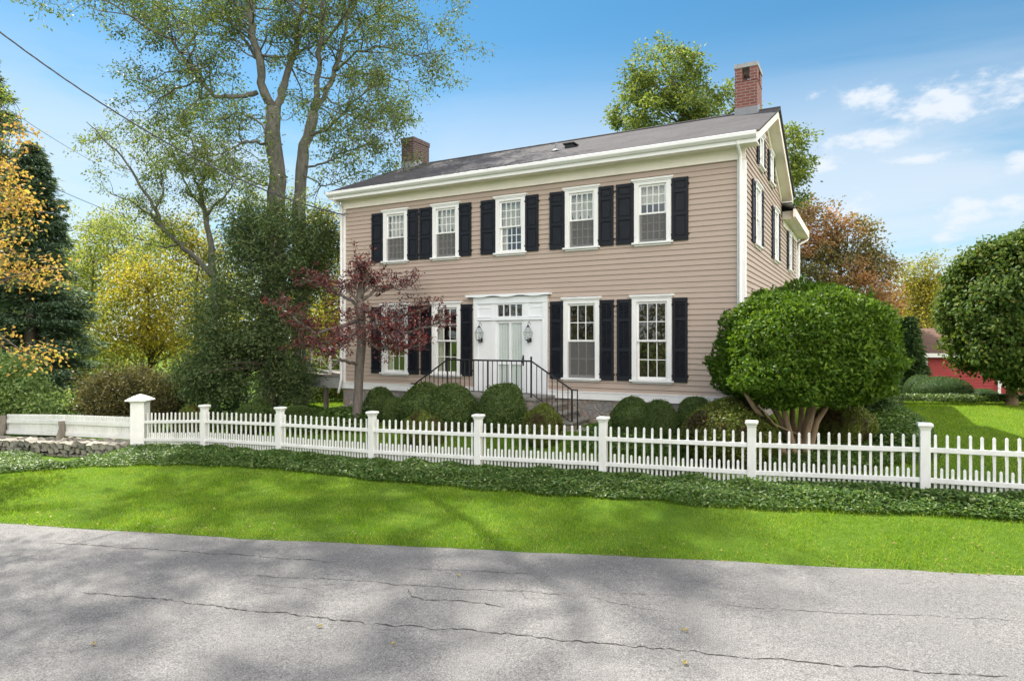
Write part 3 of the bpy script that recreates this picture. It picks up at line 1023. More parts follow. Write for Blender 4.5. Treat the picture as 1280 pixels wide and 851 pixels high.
# ---- windows
def make_window(xf, c, z0, z1, w, cols, rows, cur=None, screen=False, head=0.09, seed=0):
    rng = random.Random(seed)
    x0, x1 = c - w / 2, c + w / 2
    cas = 0.105
    mb = MB(xf)
    mb.box((x0, 0.0, z0 + 0.075), (x0 + cas, 0.058, z1 - 0.04)); mb.box((x1 - cas, 0.0, z0 + 0.075), (x1, 0.058, z1 - 0.04))
    mb.box((x0 + cas, 0.0, z1 - 0.04 - head), (x1 - cas, 0.056, z1 - 0.04))
    mb.box((x0 - 0.055, 0.0, z1 - 0.038), (x1 + 0.055, 0.095, z1 + 0.006))
    mb.box((x0 - 0.03, 0.0, z1 - 0.068), (x1 + 0.03, 0.074, z1 - 0.040))
    # reveal
    for a, b in ((x0 + cas - 0.02, x0 + cas - 0.002), (x1 - cas + 0.002, x1 - cas + 0.02)):
        mb.box((a, -0.12, z0 + 0.08), (b, -0.001, z1 - 0.1))
    win = mb.build('window', M['white'], house, bevel=0.004)
    mb = MB(xf)
    mb.box((x0 - 0.05, -0.1, z0 + 0.03), (x1 + 0.05, 0.10, z0 + 0.073)); mb.box((x0, 0, z0 - 0.01), (x1, 0.05, z0 + 0.028))
    mb.build('sill', M['white'], win, bevel=0.004)
    a, b = x0 + cas, x1 - cas
    zb, zt = z0 + 0.075, z1 - 0.04 - head
    zm = (zb + zt) / 2
    st = 0.045

    def sash(nm, za, zc, yo, n):
        mb = MB(xf)
        mb.box((a, yo - 0.035, za), (a + st, yo, zc)); mb.box((b - st, yo - 0.035, za), (b, yo, zc))
        mb.box((a + st, yo - 0.035, za), (b - st, yo - 0.001, za + st + (0.02 if nm == 'lower_sash' else -0.008)))
        mb.box((a + st, yo - 0.035, zc - st), (b - st, yo - 0.001, zc))
        for i in range(1, cols):
            xx = a + st + (b - a - 2 * st) * i / cols
            mb.box((xx - 0.009, yo - 0.028, za + st * 0.8), (xx + 0.009, yo - 0.004, zc - st))
        for j in range(1, n):
            zz = za + st + (zc - za - 2 * st) * j / n
            mb.box((a + st, yo - 0.027, zz - 0.009), (b - st, yo - 0.005, zz + 0.009))
        mb.build(nm, M['white'], win)
    sash('upper_sash', zm - 0.02, zt, 0.012, rows)
    sash('lower_sash', zb, zm + 0.025, -0.026, rows)
    mb = MB(xf)
    mb.add([(a + 0.03, -0.006, zm), (b - 0.03, -0.006, zm), (b - 0.03, -0.006, zt - 0.03), (a + 0.03, -0.006, zt - 0.03)], [(0, 1, 2, 3)])
    mb.add([(a + 0.03, -0.044, zb + 0.03), (b - 0.03, -0.044, zb + 0.03), (b - 0.03, -0.044, zm), (a + 0.03, -0.044, zm)], [(0, 1, 2, 3)])
    mb.build('pane', M['glass'], win)
    if screen:
        mb = MB(xf)
        mb.box((a + 0.01, -0.004, zb + 0.004), (b - 0.01, -0.001, zm - 0.025))
        mb.build('screen', M['screen'], win)

    def cloth(xa, xb, za, zc, lobes=0, drop=0.0, folds=9):
        n = 40
        vs, fs = [], []
        for i in range(n + 1):
            t = i / n
            xx = xa + (xb - xa) * t
            y = -0.13 + 0.018 * math.sin(t * folds * 2 * PI + seed)
            zl = za
            if lobes:
                zl = za - drop * abs(math.sin(t * lobes * PI)) ** 0.7
            vs += [(xx, y, zl), (xx, y + 0.004, zc)]
        fs = [(2 * i, 2 * i + 2, 2 * i + 3, 2 * i + 1) for i in range(n)]
        mb = MB(xf); mb.add(vs, fs)
        return mb
    if cur == 'valance':
        cloth(a + 0.01, b - 0.01, zm + 0.15, zt, 3, 0.16).build('curtain', M['curtain'], win)
    elif cur == 'half':
        cloth(a + 0.01, b - 0.01, zm + 0.22, zt, 0, 0, 5).build('curtain', M['curtain'], win)
    elif cur == 'sheer':
        cloth(a + 0.01, b - 0.01, zm + 0.08, zt, 2, 0.12).build('curtain', M['curtain'], win)
        cloth(a + 0.01, a + 0.17, zb, zm + 0.1, 0, 0, 3).build('curtain', M['curtain'], win)
    elif cur == 'sides':
        cloth(a + 0.01, a + 0.16, zb, zt, 0, 0, 3).build('curtain', M['curtain'], win)
        cloth(b - 0.13, b - 0.01, zb, zt, 0, 0, 3).build('curtain', M['curtain'], win)
    return win


def make_shutter(xf, x0, x1, z0, z1, kind):
    mb = MB(xf)
    y0, y1 = 0.026, 0.058
    st = 0.055
    mb.box((x0, y0, z0), (x0 + st, y1, z1)); mb.box((x1 - st, y0, z0), (x1, y1, z1))
    h = z1 - z0
    if kind == 'panel':
        rails = [(0, 0.085), (0.40 * h, 0.40 * h + 0.07), (0.76 * h, 0.76 * h + 0.07), (h - 0.075, h)]
        for a, b in rails:
            mb.box((x0 + st, y0, z0 + a), (x1 - st, y1 - 0.001, z0 + b))
        for (a, b), (c, d) in zip(rails[:-1], rails[1:]):
            mb.box((x0 + st, y0, z0 + b), (x1 - st, y0 + 0.008, z0 + c))
            mb.box((x0 + st + 0.03, y0 + 0.008, z0 + b + 0.03), (x1 - st - 0.03, y0 + 0.022, z0 + c - 0.03))
    else:
        rails = [(0, 0.10), (0.36 * h, 0.36 * h + 0.075), (0.73 * h, 0.73 * h + 0.06), (h - 0.085, h)]
        for a, b in rails:
            mb.box((x0 + st, y0, z0 + a), (x1 - st, y1 - 0.001, z0 + b))
        for (a, b), (c, d) in zip(rails[:-1], rails[1:]):
            zz = z0 + b + 0.012
            while zz < z0 + c - 0.02:
                mb.add([(x0 + st, y0 + 0.002, zz + 0.026), (x1 - st, y0 + 0.002, zz + 0.026), (x1 - st, y1 - 0.006, zz), (x0 + st, y1 - 0.006, zz),
                        (x0 + st, y0 + 0.002, zz + 0.034), (x1 - st, y0 + 0.002, zz + 0.034), (x1 - st, y1 - 0.006, zz + 0.008), (x0 + st, y1 - 0.006, zz + 0.008)],
                       [(0, 1, 2, 3), (7, 6, 5, 4), (3, 2, 6, 7), (1, 0, 4, 5)])
                zz += 0.040
            mb.box((x0 + st, y0 - 0.001, z0 + b), (x1 - st, y0 + 0.002, z0 + c))
            mb.box(((x0 + x1) / 2 - 0.006, y1 - 0.004, z0 + b + 0.02), ((x0 + x1) / 2 + 0.006, y1 + 0.006, z0 + c - 0.02))
    for zz in (z0 + 0.12, z1 - 0.16):
        for xx in (x0, x1):
            mb.box((xx - 0.02, 0.02, zz), (xx + 0.02, 0.064, zz + 0.035))
    mb.build('shutter', M['shutter'], house, bevel=0.003)


up_cur = ['half', 'valance', 'sheer', 'valance', 'valance']
up_scr = [True, True, False, True, True]
up_sh = [((-2.771, -2.365), (-1.495, -1.139)), ((-4.443, -4.06), (-3.19, -2.835)), ((-6.376, -5.955), (-5.10, -4.743)), ((-8.30, -7.885), (-7.03, -6.664)), ((-9.95, -9.555), (-8.69, -8.338))]
for i, c in enumerate(FRONT_UP):
    make_window(xf_front, c, *UP_Z, 0.83, 4, 3, up_cur[i], up_scr[i], seed=i)
    for a, b in up_sh[i]:
        make_shutter(xf_front, a, b, 4.87, 6.235, 'panel')
low_cur = [None, None, 'sides', 'sides']
low_scr = [False, True, False, False]
low_sh = [((-2.752, -2.42), (-1.48, -1.157)), ((-4.43, -4.105), (-3.16, -2.83)), ((-8.25, -7.91), (-6.97, -6.64)), ((-9.96, -9.61), (-8.67, -8.33))]
for i, c in enumerate(FRONT_LOW):
    make_window(xf_front, c, *LOW_Z, 0.90, 3, 2, low_cur[i], low_scr[i], 0.11, seed=10 + i)
    for a, b in low_sh[i]:
        make_shutter(xf_front, a, b, 1.79, 3.63, 'louver')
for i, (c, z0, z1, w) in enumerate(side_win):
    make_window(xf_right, c, z0, z1, w, 4 if z0 > 4 else 3, 3 if z0 > 4 else 2, 'valance' if z0 > 4 else None, False, seed=20 + i)
    make_shutter(xf_right, c - w / 2 - 0.41, c - w / 2 - 0.015, z0 + 0.06, z1 - 0.05, 'panel')
    make_shutter(xf_right, c + w / 2 + 0.015, c + w / 2 + 0.41, z0 + 0.06, z1 - 0.05, 'panel')
for i, (c, z0, z1, w) in enumerate(attic_win):
    make_window(xf_right, c, z0, z1, w, 3, 2, None, False, seed=30 + i)
    make_shutter(xf_right, c - w / 2 - 0.29, c - w / 2 - 0.015, z0 + 0.05, z1 - 0.05, 'panel')
    make_shutter(xf_right, c + w / 2 + 0.015, c + w / 2 + 0.29, z0 + 0.05, z1 - 0.05, 'panel')

# ---- front door and its surround
mb = MB(xf_front)
DX0, DX1 = -6.57, -4.49
dl, dr = -5.93, -5.12
mb.box((DX0, 0.0, 1.41), (DX0 + 0.13, 0.085, 3.62)); mb.box((DX1 - 0.13, 0.0, 1.41), (DX1, 0.085, 3.62))
mb.box((DX0 + 0.13, 0.0, 1.41), (dl - 0.13, 0.055, 3.62)); mb.box((dr + 0.13, 0.0, 1.41), (DX1 - 0.13, 0.055, 3.62))
mb.box((dl - 0.128, 0.0, 1.41), (dl - 0.002, 0.072, 3.62)); mb.box((dr + 0.002, 0.0, 1.41), (dr + 0.128, 0.072, 3.62))
mb.box((dl, 0.0, 3.235), (dr, 0.068, 3.30)); mb.box((dl, 0.0, 3.585), (dr, 0.068, 3.62))
mb.box((DX0 + 0.132, 0.0, 3.20), (DX1 - 0.132, 0.10, 3.262))
mb.box((DX0 + 0.132, 0.0, 3.275), (DX1 - 0.132, 0.082, 3.292))
mb.box((DX0, 0.0, 3.621), (DX1, 0.092, 3.785))
mb.box((DX0 + 0.1, 0.0, 3.50), (dl - 0.15, 0.066, 3.54)); mb.box((dr + 0.15, 0.0, 3.50), (DX1 - 0.1, 0.066, 3.54))
# cap with a softly waved lower edge
n = 36
top, bot = [], []
for i in range(n + 1):
    t = i / n
    x = -6.76 + (2.36) * t
    bot.append((x, 3.795 + 0.022 * (math.cos(t * 6 * PI)) * (0.3 + 0.7 * math.sin(PI * t))))
    top.append((x, 3.845))
mb.prism(bot + top[::-1], 'y', 0.0, 0.17)
sur = mb.build('door_surround', M['door_white'], house, bevel=0.004)
mb = MB(xf_front)
for i in range(5):
    xx = dl + 0.05 + (dr - dl - 0.1) * i / 4
    mb.box((xx - 0.012, 0.02, 3.30), (xx + 0.012, 0.06, 3.585))
mb.box((dl, 0.02, 3.30), (dl + 0.05, 0.061, 3.585)); mb.box((dr - 0.05, 0.02, 3.30), (dr, 0.061, 3.585))
tr = mb.build('transom', M['door_white'], house)
mb = MB(xf_front)
mb.add([(dl + 0.02, 0.030, 3.302), (dr - 0.02, 0.030, 3.302), (dr - 0.02, 0.030, 3.583), (dl + 0.02, 0.030, 3.583)], [(0, 1, 2, 3)])
mb.build('pane', M['glass'], tr)
mb = MB(xf_front)
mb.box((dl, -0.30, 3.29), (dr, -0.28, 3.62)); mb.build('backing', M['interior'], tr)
mb = MB(xf_front)
zz0, zz1 = 1.42, 3.20
yd0, yd1 = 0.005, 0.045
for a, b in ((dl, dl + 0.075), (dr - 0.075, dr), (-5.555, -5.495)):
    mb.box((a, yd0, zz0), (b, yd1, zz1))
for a, b in ((zz0, zz0 + 0.12), (2.10, 2.20), (zz1 - 0.07, zz1)):
    mb.box((dl + 0.075, yd0, a), (-5.556, yd1 - 0.001, b)); mb.box((-5.494, yd0, a), (dr - 0.075, yd1 - 0.001, b))
dd = mb.build('front_door', M['door_white'], house, bevel=0.003)
mb = MB(xf_front); mb.add([(dl + 0.05, 0.018, zz0 + 0.05), (dr - 0.05, 0.018, zz0 + 0.05), (dr - 0.05, 0.018, zz1 - 0.04), (dl + 0.05, 0.018, zz1 - 0.04)], [(0, 1, 2, 3)]); mb.build('pane', M['door_glass'], dd)
mb = MB(xf_front)
n = 48
vs = []
for i in range(n + 1):
    x = dl + 0.02 + (dr - dl - 0.04) * i / n
    y = 0.006 + 0.004 * math.sin(i * 1.35)
    vs += [(x, y, zz0 + 0.02), (x, y, zz1 - 0.02)]
mb.add(vs, [(2 * i, 2 * i + 2, 2 * i + 3, 2 * i + 1) for i in range(n)])
mb.build('door_curtain', paint_mat('sheer_white', (0.60, 0.64, 0.63), 0.05, 0.9, 20), dd)
mb = MB(xf_front)
mb.tube([(dr - 0.035, 0.05, 2.22), (dr - 0.035, 0.09, 2.22)], 0.018, 8); mb.tube([(dr - 0.035, 0.095, 2.28), (dr - 0.035, 0.095, 2.14)], 0.010, 8)
mb.box((dr - 0.055, 0.046, 2.08), (dr - 0.015, 0.052, 2.34))
mb.build('handle', M['iron'], dd)


def lantern(cx):
    xf = lambda p: (cx + p[0], -0.20 + p[1], 2.82 + p[2])
    mb = MB(xf)
    top = [(0.0, 0.235), (0.012, 0.235), (0.018, 0.21), (0.012, 0.185)]
    mb.lathe([(0.004, 0.30), (0.012, 0.285), (0.006, 0.265), (0.03, 0.225), (0.045, 0.215), (0.02, 0.2)], sides=8)
    mb.tube([(0.0, 0.0, 0.29), (0, 0.02, 0.33), (0, 0.06, 0.335), (0, 0.09, 0.30)], 0.006, 5)
    k = 6
    for i in range(k):
        a = 2 * PI * i / k + 0.26
        u = lambda r, z: (r * math.cos(a), r * math.sin(a), z)
        mb.tube([u(0.03, 0.22), u(0.108, 0.08), u(0.112, 0.07), u(0.075, -0.10), u(0.05, -0.12)], 0.0036, 5)
        b = 2 * PI * (i + 1) / k + 0.26
        mb.tube([(0.112 * math.cos(a), 0.112 * math.sin(a), 0.075), (0.112 * math.cos(b), 0.112 * math.sin(b), 0.075)], 0.0045, 5)
        mb.tube([(0.073 * math.cos(a), 0.073 * math.sin(a), -0.105), (0.073 * math.cos(b), 0.073 * math.sin(b), -0.105)], 0.006, 5)
    mb.lathe([(0.07, -0.112), (0.05, -0.125), (0.016, -0.14), (0.012, -0.16), (0.016, -0.172), (0.004, -0.19)], sides=8)
    mb.tube([(0, 0.0, -0.15), (0.0, 0.06, -0.17), (0.0, 0.13, -0.12)], 0.007, 6); mb.box((-0.03, 0.118, -0.16), (0.03, 0.13, -0.06)); mb.tube([(0, 0.09, 0.30), (0, 0.125, 0.26)], 0.006, 5)
    mb.tube([(0, 0, -0.12), (0, 0, -0.03)], 0.007, 6)
    lt = mb.build('wall_lantern', M['iron'], house)
    mb = MB(xf)
    mb.lathe([(0.07, -0.104), (0.107, 0.072), (0.036, 0.212)], sides=6)
    mb.build('lantern_glass', M['door_glass'], lt)
    mb = MB(xf)
    mb.lathe([(0.011, -0.03), (0.012, 0.03), (0.004, 0.06)], sides=8)
    mb.build('bulb', M['curtain'], lt)


lantern(-6.33)
lantern(-4.945)


# ---- chimneys
def chimney(x0, x1, y0, y1, z1, mat, slots):
    mb = MB()
    if slots:
        zb, zt = z1 - 0.42, z1 - 0.10
        mb.box((x0, y0, 7.4), (x1, y1, zb - 0.02))
        mb.box((x0 - 0.012, y0 - 0.012, zb - 0.02), (x1 + 0.012, y1 + 0.012, zb))
        t = 0.17
        for a, b in ((x0, x0 + t), (x1 - t, x1)):
            for c, d in ((y0, y0 + 0.26), (y1 - 0.26, y1)):
                mb.box((a, c, zb), (b, d, zt))
    else:
        mb.box((x0, y0, 7.2), (x1, y1, z1 - 0.16))
        mb.box((x0 - 0.02, y0 - 0.02, z1 - 0.16), (x1 + 0.02, y1 + 0.02, z1 - 0.02))
    ch = mb.build('chimney', mat, house)
    mb = MB()
    if slots:
        mb.box((x0 - 0.02, y0 - 0.02, z1 - 0.10), (x1 + 0.02, y1 + 0.02, z1))
        mb.box((x0 + 0.1, y0 + 0.15, z1 - 0.38), (x1 - 0.1, y1 - 0.15, z1 - 0.36))
    else:
        mb.box((x0 + 0.03, y0 + 0.03, z1 - 0.02), (x1 - 0.03, y1 - 0.03, z1))
        mb.lathe([(0.10, 0), (0.10, 0.09), (0.085, 0.09)], ((x0 + x1) / 2, y0 + 0.65, z1), 10)
    mb.build('chimney_cap', M['chim_cap'], ch)
    mb = MB()
    za, zb2 = roof_z(y0), roof_z(y1)
    k = 0.012
    zt = RIDGE_Z + 0.06
    mb.box((x0 - k, y0 - k, za - 0.02), (x1 + k, y0 - 0.001, za + 0.24))
    for xx, x2 in ((x0 - k, x0 - 0.001), (x1 + 0.001, x1 + k)):
        mb.prism([(y0, za - 0.05), (RIDGE_Y, RIDGE_Z - 0.05), (y1, zb2 - 0.05), (y1, zb2 + 0.2), (y1 - 0.15, zb2 + 0.26), (RIDGE_Y, zt + 0.18), (y0, za + 0.24)], 'x', xx, x2)
    mb.box((x0 - k, y1 + 0.001, zb2 - 0.02), (x1 + k, y1 + k, zb2 + 0.2))
    mb.build('flashing', M['flash'], ch)


chimney(-0.66, -0.14, 2.72, 3.50, EYE + 6.84, M['brick'], True)
chimney(-11.10, -10.62, 2.75, 3.60, EYE + 6.58, M['brick_dark'], False)
# roof vents
mb = MB()
zv = roof_z(1.16)
mb.lathe([(0.035, -0.1), (0.035, 0.22), (0.028, 0.22)], (-4.82, 1.16, zv + 0.03), 10)
mb.lathe([(0.14, 0.0), (0.05, 0.07), (0.05, 0.09)], (-4.82, 1.16, zv + 0.03), 10)
mb.build('vent_pipe', M['flash'], house)
mb = MB()
zv = roof_z(1.42)
mb.box((-4.68, 1.36, zv - 0.05), (-4.44, 1.62, zv + 0.13)); mb.box((-4.72, 1.32, zv + 0.13), (-4.40, 1.66, zv + 0.16))
mb.build('roof_vent', M['iron'], house)
# service hook at the left corner
mb = MB()
mb.tube([(-W + 0.2, -0.04, 6.33), (-W + 0.2, -0.16, 6.33), (-W + 0.2, -0.17, 6.28)], 0.014, 6)
mb.lathe([(0.03, 0), (0.045, 0.03), (0.03, 0.06)], (-W + 0.2, -0.17, 6.25), 8)
mb.build('service_hook', M['flash'], house)

# ------------------------------------------------------------------ stone steps and iron railing
steps = thing('stone_steps', 'grey stone steps falling both ways from the landing at the white front door', 'steps', (HX, HY, 0), HROT)
mb = MB()
LX0, LX1, LY = -6.80, -4.30, -1.12
mb.box((LX0, LY, 0.2), (LX1, -0.04, 1.34))
mb.build('landing_base', M['foundation'], steps)
mb = MB(); mb.box((LX0 - 0.02, LY - 0.03, 1.34), (LX1 + 0.03, -0.096, 1.405)); mb.build('landing_slab', M['slab'], steps, bevel=0.008)
for sgn, x0 in ((1, LX1), (-1, LX0)):
    for k in range(1, 5):
        za = 1.40 - 0.16 * k
        a, b = x0 + sgn * 0.30 * (k - 1), x0 + sgn * 0.30 * k
        mb = MB(); mb.box((a + sgn * 0.002, LY + 0.02, 0.2), (b - sgn * 0.02, -0.06, za - 0.055)); mb.build('riser', M['foundation'], steps)
        mb = MB(); mb.box((a + sgn * 0.033, LY - 0.02, za - 0.055), (b + sgn * 0.02, -0.06, za)); mb.build('tread', M['slab'], steps, bevel=0.008)
rail = thing('iron_railing', 'thin black iron railing round the landing and steps of the front door', 'railing', (HX, HY, 0), HROT)
mb = MB()
ry = LY + 0.06
NR, NL = (-3.42, 1.62), (-7.68, 1.62)
pr, pl = -4.42, -6.70
zt = 2.235
mb.tube([(NL[0] - 0.12, ry, NL[1]), (NL[0], ry, NL[1]), (pl, ry, zt), (pr, ry, zt), (NR[0], ry, NR[1]), (NR[0] + 0.14, ry, NR[1])], 0.020, 8)
mb.build('handrail', M['iron'], rail, True)
mb = MB()
mb.tube([(NL[0], ry, 0.86), (pl, ry, 1.50), (pr, ry, 1.50), (NR[0], ry, 0.90)], 0.011, 6)
mb.build('bottom_rail', M['iron'], rail)
for x, za, zb in ((pr, 1.405, zt + 0.06), (pl, 1.405, zt + 0.02), (NR[0], 0.66, NR[1]), (NL[0], 0.66, NL[1]), (-5.56, 1.405, zt)):
    mb = MB(); mb.box((x - 0.016, ry - 0.016, za), (x + 0.016, ry + 0.016, zb))
    if x == pr: mb.lathe([(0.02, zb), (0.03, zb + 0.02), (0.0, zb + 0.055)], (x, ry, 0), 8)
    mb.build('newel_post', M['iron'], rail)
mb = MB()
x = NL[0] + 0.07
while x < NR[0] - 0.04:
    if x < pl:
        t = (x - NL[0]) / (pl - NL[0]); b_, t_ = 0.86 + t * 0.64, NL[1] + t * (zt - NL[1])
    elif x > pr:
        t = (x - pr) / (NR[0] - pr); b_, t_ = 1.50 - t * 0.60, zt + t * (NR[1] - zt)
    else:
        b_, t_ = 1.50, zt
    mb.box((x - 0.0075, ry - 0.0075, b_), (x + 0.0075, ry + 0.0075, t_))
    x += 0.128
mb.box((NR[0] + 0.12, ry - 0.01, 0.62), (NR[0] + 0.14, ry + 0.01, NR[1]))
mb.build('balusters', M['iron'], rail)

# ------------------------------------------------------------------ side porch at the left end
porch = thing('side_porch', 'small raised grey side porch with a white lattice railing at the left house end', 'porch', (HX, HY, 0), HROT)
PX0, PX1, PY0, PY1, PZ = -13.6, -W - 0.06, 0.35, 3.2, 1.68
mb = MB(); mb.box((PX0, PY0, PZ - 0.05), (PX1, PY1, PZ)); mb.build('deck', M['grey_wood'], porch)
mb = MB(); mb.box((PX0 + 0.04, PY0 + 0.04, PZ - 0.40), (PX1, PY0 + 0.09, PZ - 0.052)); mb.box((PX0 + 0.04, PY0 + 0.092, PZ - 0.40), (PX0 + 0.09, PY1, PZ - 0.052)); mb.build('skirt_board', M['porch_grey'], porch)
for x, y in ((PX0 + 0.1, PY0 + 0.14), (-12.2, PY0 + 0.14), (PX1 - 0.1, PY0 + 0.14), (PX0 + 0.1, PY1 - 0.1)):
    mb = MB(); mb.box((x - 0.06, y - 0.04, 0.1), (x + 0.06, y + 0.06, PZ - 0.402)); mb.build('pier', M['grey_wood'], porch)
mb = MB()
zr0, zr1 = PZ + 0.10, PZ + 0.78
for y in (PY0 + 0.06,):
    mb.box((PX0 + 0.05, y - 0.03, zr1), (PX1 - 0.02, y + 0.03, zr1 + 0.05)); mb.box((PX0 + 0.05, y - 0.02, zr0), (PX1 - 0.02, y + 0.02, zr0 + 0.04))
    xs = np.linspace(PX0 + 0.07, PX1 - 0.05, 4)
    for a in xs: mb.box((a - 0.03, y - 0.031, PZ + 0.001), (a + 0.03, y + 0.031, zr1 + 0.08))
    for a, b in zip(xs[:-1], xs[1:]):
        mb.tube([(a, y, zr0 + 0.04), (b, y, zr1)], 0.014, 4); mb.tube([(a, y + 0.004, zr1), (b, y + 0.004, zr0 + 0.04)], 0.014, 4)
        m_ = (a + b) / 2; zm = (zr0 + zr1) / 2
        mb.tube([(m_, y, zr0), (m_, y, zr1)], 0.012, 4); mb.tube([(a, y, zm), (b, y, zm)], 0.012, 4)
mb.box((PX0 + 0.03, PY0 + 0.1, zr1), (PX0 + 0.09, PY1, zr1 + 0.05))
mb.build('railing', M['white'], porch)


# ------------------------------------------------------------------ fences
def picket(mb, p, d, h0, h1, w=0.036, t=0.022):
    """a pointed picket standing at p, running along direction d"""
    dx, dy = d; nx, ny = -dy, dx
    hw, ht = w / 2, t / 2
    def q(a, b, z): return (p[0] + dx * a + nx * b, p[1] + dy * a + ny * b, z)
    vs = [q(-hw, -ht, h0), q(hw, -ht, h0), q(hw, ht, h0), q(-hw, ht, h0), q(-hw, -ht, h1 - 0.018), q(hw, -ht, h1 - 0.018), q(hw, ht, h1 - 0.018), q(-hw, ht, h1 - 0.018),
          q(-hw * 0.35, -ht * 0.5, h1), q(hw * 0.35, -ht * 0.5, h1), q(hw * 0.35, ht * 0.5, h1), q(-hw * 0.35, ht * 0.5, h1)]
    fs = [(0, 3, 2, 1), (0, 1, 5, 4), (1, 2, 6, 5), (2, 3, 7, 6), (3, 0, 4, 7), (4, 5, 9, 8), (5, 6, 10, 9), (6, 7, 11, 10), (7, 4, 8, 11), (8, 9, 10, 11)]
    mb.add(vs, fs)


def bar(mb, a, b, w, h, off=0.0):
    """a rail from a to b, w wide across, h high"""
    a, b = Vector(a), Vector(b)
    d = (b - a); d2 = Vector((d.x, d.y, 0)).normalized(); n = Vector((-d2.y, d2.x, 0))
    vs = []
    for p in (a, b):
        for s, z in ((-1, -1), (1, -1), (1, 1), (-1, 1)):
            vs.append(p + n * (s * w / 2 + off) + Vector((0, 0, z * h / 2)))
    mb.add(vs, [(0, 3, 2, 1), (4, 5, 6, 7), (0, 1, 5, 4), (1, 2, 6, 5), (2, 3, 7, 6), (3, 0, 4, 7)])


def square_prof(mb, c, rot, prof):
    """stack of square sections: (half width, z)"""
    vs, fs = [], []
    for h, z in prof:
        for k in range(4):
            a = rot + PI / 4 + k * PI / 2
            vs.append((c[0] + h * 1.41421 * math.cos(a), c[1] + h * 1.41421 * math.sin(a), z))
    for i in range(len(prof) - 1):
        for k in range(4):
            k2 = (k + 1) % 4
            fs.append((i * 4 + k, i * 4 + k2, (i + 1) * 4 + k2, (i + 1) * 4 + k))
    fs.append((3, 2, 1, 0)); n = len(prof) - 1
    fs.append(tuple(n * 4 + k for k in range(4)))
    mb.add(vs, fs)


fence = thing('picket_fence', 'long white picket fence with tall and short pickets between capped square posts', 'fence', (0, 12, 0))
inv_f = Matrix.Translation((0, -12, 0))
F0 = lambda p: (p[0], p[1] - 12, p[2])
allp = [FENCE_EAST] + POSTS + [BIGPOST]
fdir = np.array([FENCE_X[6] - FENCE_X[0], FENCE_Y[6] - FENCE_Y[0]]); fdir /= np.linalg.norm(fdir)
frot = math.atan2(fdir[1], fdir[0])
rngf = random.Random(11)
for i, (x, y, z) in enumerate(allp):
    big = i == len(allp) - 1
    mb = MB(F0)
    tilt = rngf.uniform(-0.01, 0.01)
    if not big:
        square_prof(mb, (x, y), frot + tilt, [(0.066, z - 0.1), (0.064, z + 0.98)])
        po = mb.build('post', M['fence_white'], fence, bevel=0.004)
        mb = MB(F0)
        square_prof(mb, (x, y), frot + tilt, [(0.068, z + 0.955), (0.072, z + 0.965), (0.075, z + 0.985), (0.094, z + 1.005), (0.098, z + 1.012), (0.098, z + 1.032), (0.09, z + 1.045), (0.088, z + 1.05)])
        mb.build('cap', M['fence_white'], po)
    else:
        square_prof(mb, (x, y), frot + 0.5, [(0.165, z - 0.1), (0.165, z + 1.15), (0.185, z + 1.17), (0.185, z + 1.19)])
        po = mb.build('post', M['fence_white'], fence, bevel=0.004)
        mb = MB(F0)
        square_prof(mb, (x, y), frot + 0.5, [(0.19, z + 1.19), (0.255, z + 1.20), (0.255, z + 1.225), (0.14, z + 1.30), (0.05, z + 1.345), (0.012, z + 1.36)])
        mb.build('cap', M['fence_white'], po)
for i in range(len(allp) - 1):
    a, b = Vector(allp[i]), Vector(allp[i + 1])
    last = i == len(allp) - 2
    d = (b - a); L = Vector((d.x, d.y)).length
    dd2 = (d.x / L, d.y / L)
    s0, s1 = 0.064 / L, 1 - (0.20 if last else 0.064) / L
    n = int(round(L / 0.1525))
    mb = MB(F0)
    tops = []
    for k in range(2 * n - 1):
        t = s0 + (s1 - s0) * (k + 1) / (2 * n)
        p = a.lerp(b, t + rngf.uniform(-0.0035, 0.0035) / L)
        tall = k % 2 == 0
        h = (0.885 if tall else 0.40) + rngf.uniform(-0.009, 0.009)
        picket(mb, (p.x, p.y), dd2, p.z + 0.05 + rngf.uniform(-0.01, 0.01), p.z + h)
    pa = mb.build('picket_panel', M['fence_white'], fence)
    for zz in (0.665, 0.225):
        mb = MB(F0)
        p, q = a.lerp(b, s0), a.lerp(b, s1)
        # the road side of the fence carries the rails
        bar(mb, (p.x, p.y, p.z + zz), (q.x, q.y, q.z + zz), 0.036, 0.072, 0.031)
        mb.build('rail', M['fence_white'], pa, bevel=0.006)

# the left wing of the fence along the stone wall
wing = thing('picket_fence', 'white close-set fence wing above the dry stone wall at far left', 'fence', (BIGPOST[0], BIGPOST[1], 0))
F1 = lambda p: (p[0] - BIGPOST[0], p[1] - BIGPOST[1], p[2])
wz = EYE
wa, wm, wb = Vector((-9.55, 16.62, wz - 2.55)), Vector((-12.0, 17.6, wz - 2.60)), Vector((-14.55, 18.95, wz - 2.74))
for a, b in ((wa, wm), (wm, wb)):
    d = b - a; L = Vector((d.x, d.y)).length; dv = (d.x / L, d.y / L)
    mb = MB(F1)
    n = int(L / 0.062)
    for k in range(n):
        p = a.lerp(b, (k + 0.5) / n)
        picket(mb, (p.x, p.y), dv, p.z + 0.05, p.z + 0.62, 0.045)
    pa = mb.build('picket_panel', M['fence_white'], wing)
    for zz in (0.42, 0.11):
        mb = MB(F1)
        bar(mb, (a.x, a.y, a.z + zz), (b.x, b.y, b.z + zz), 0.045, 0.10, 0.036)
        mb.build('rail', M['fence_white'], pa, bevel=0.006)
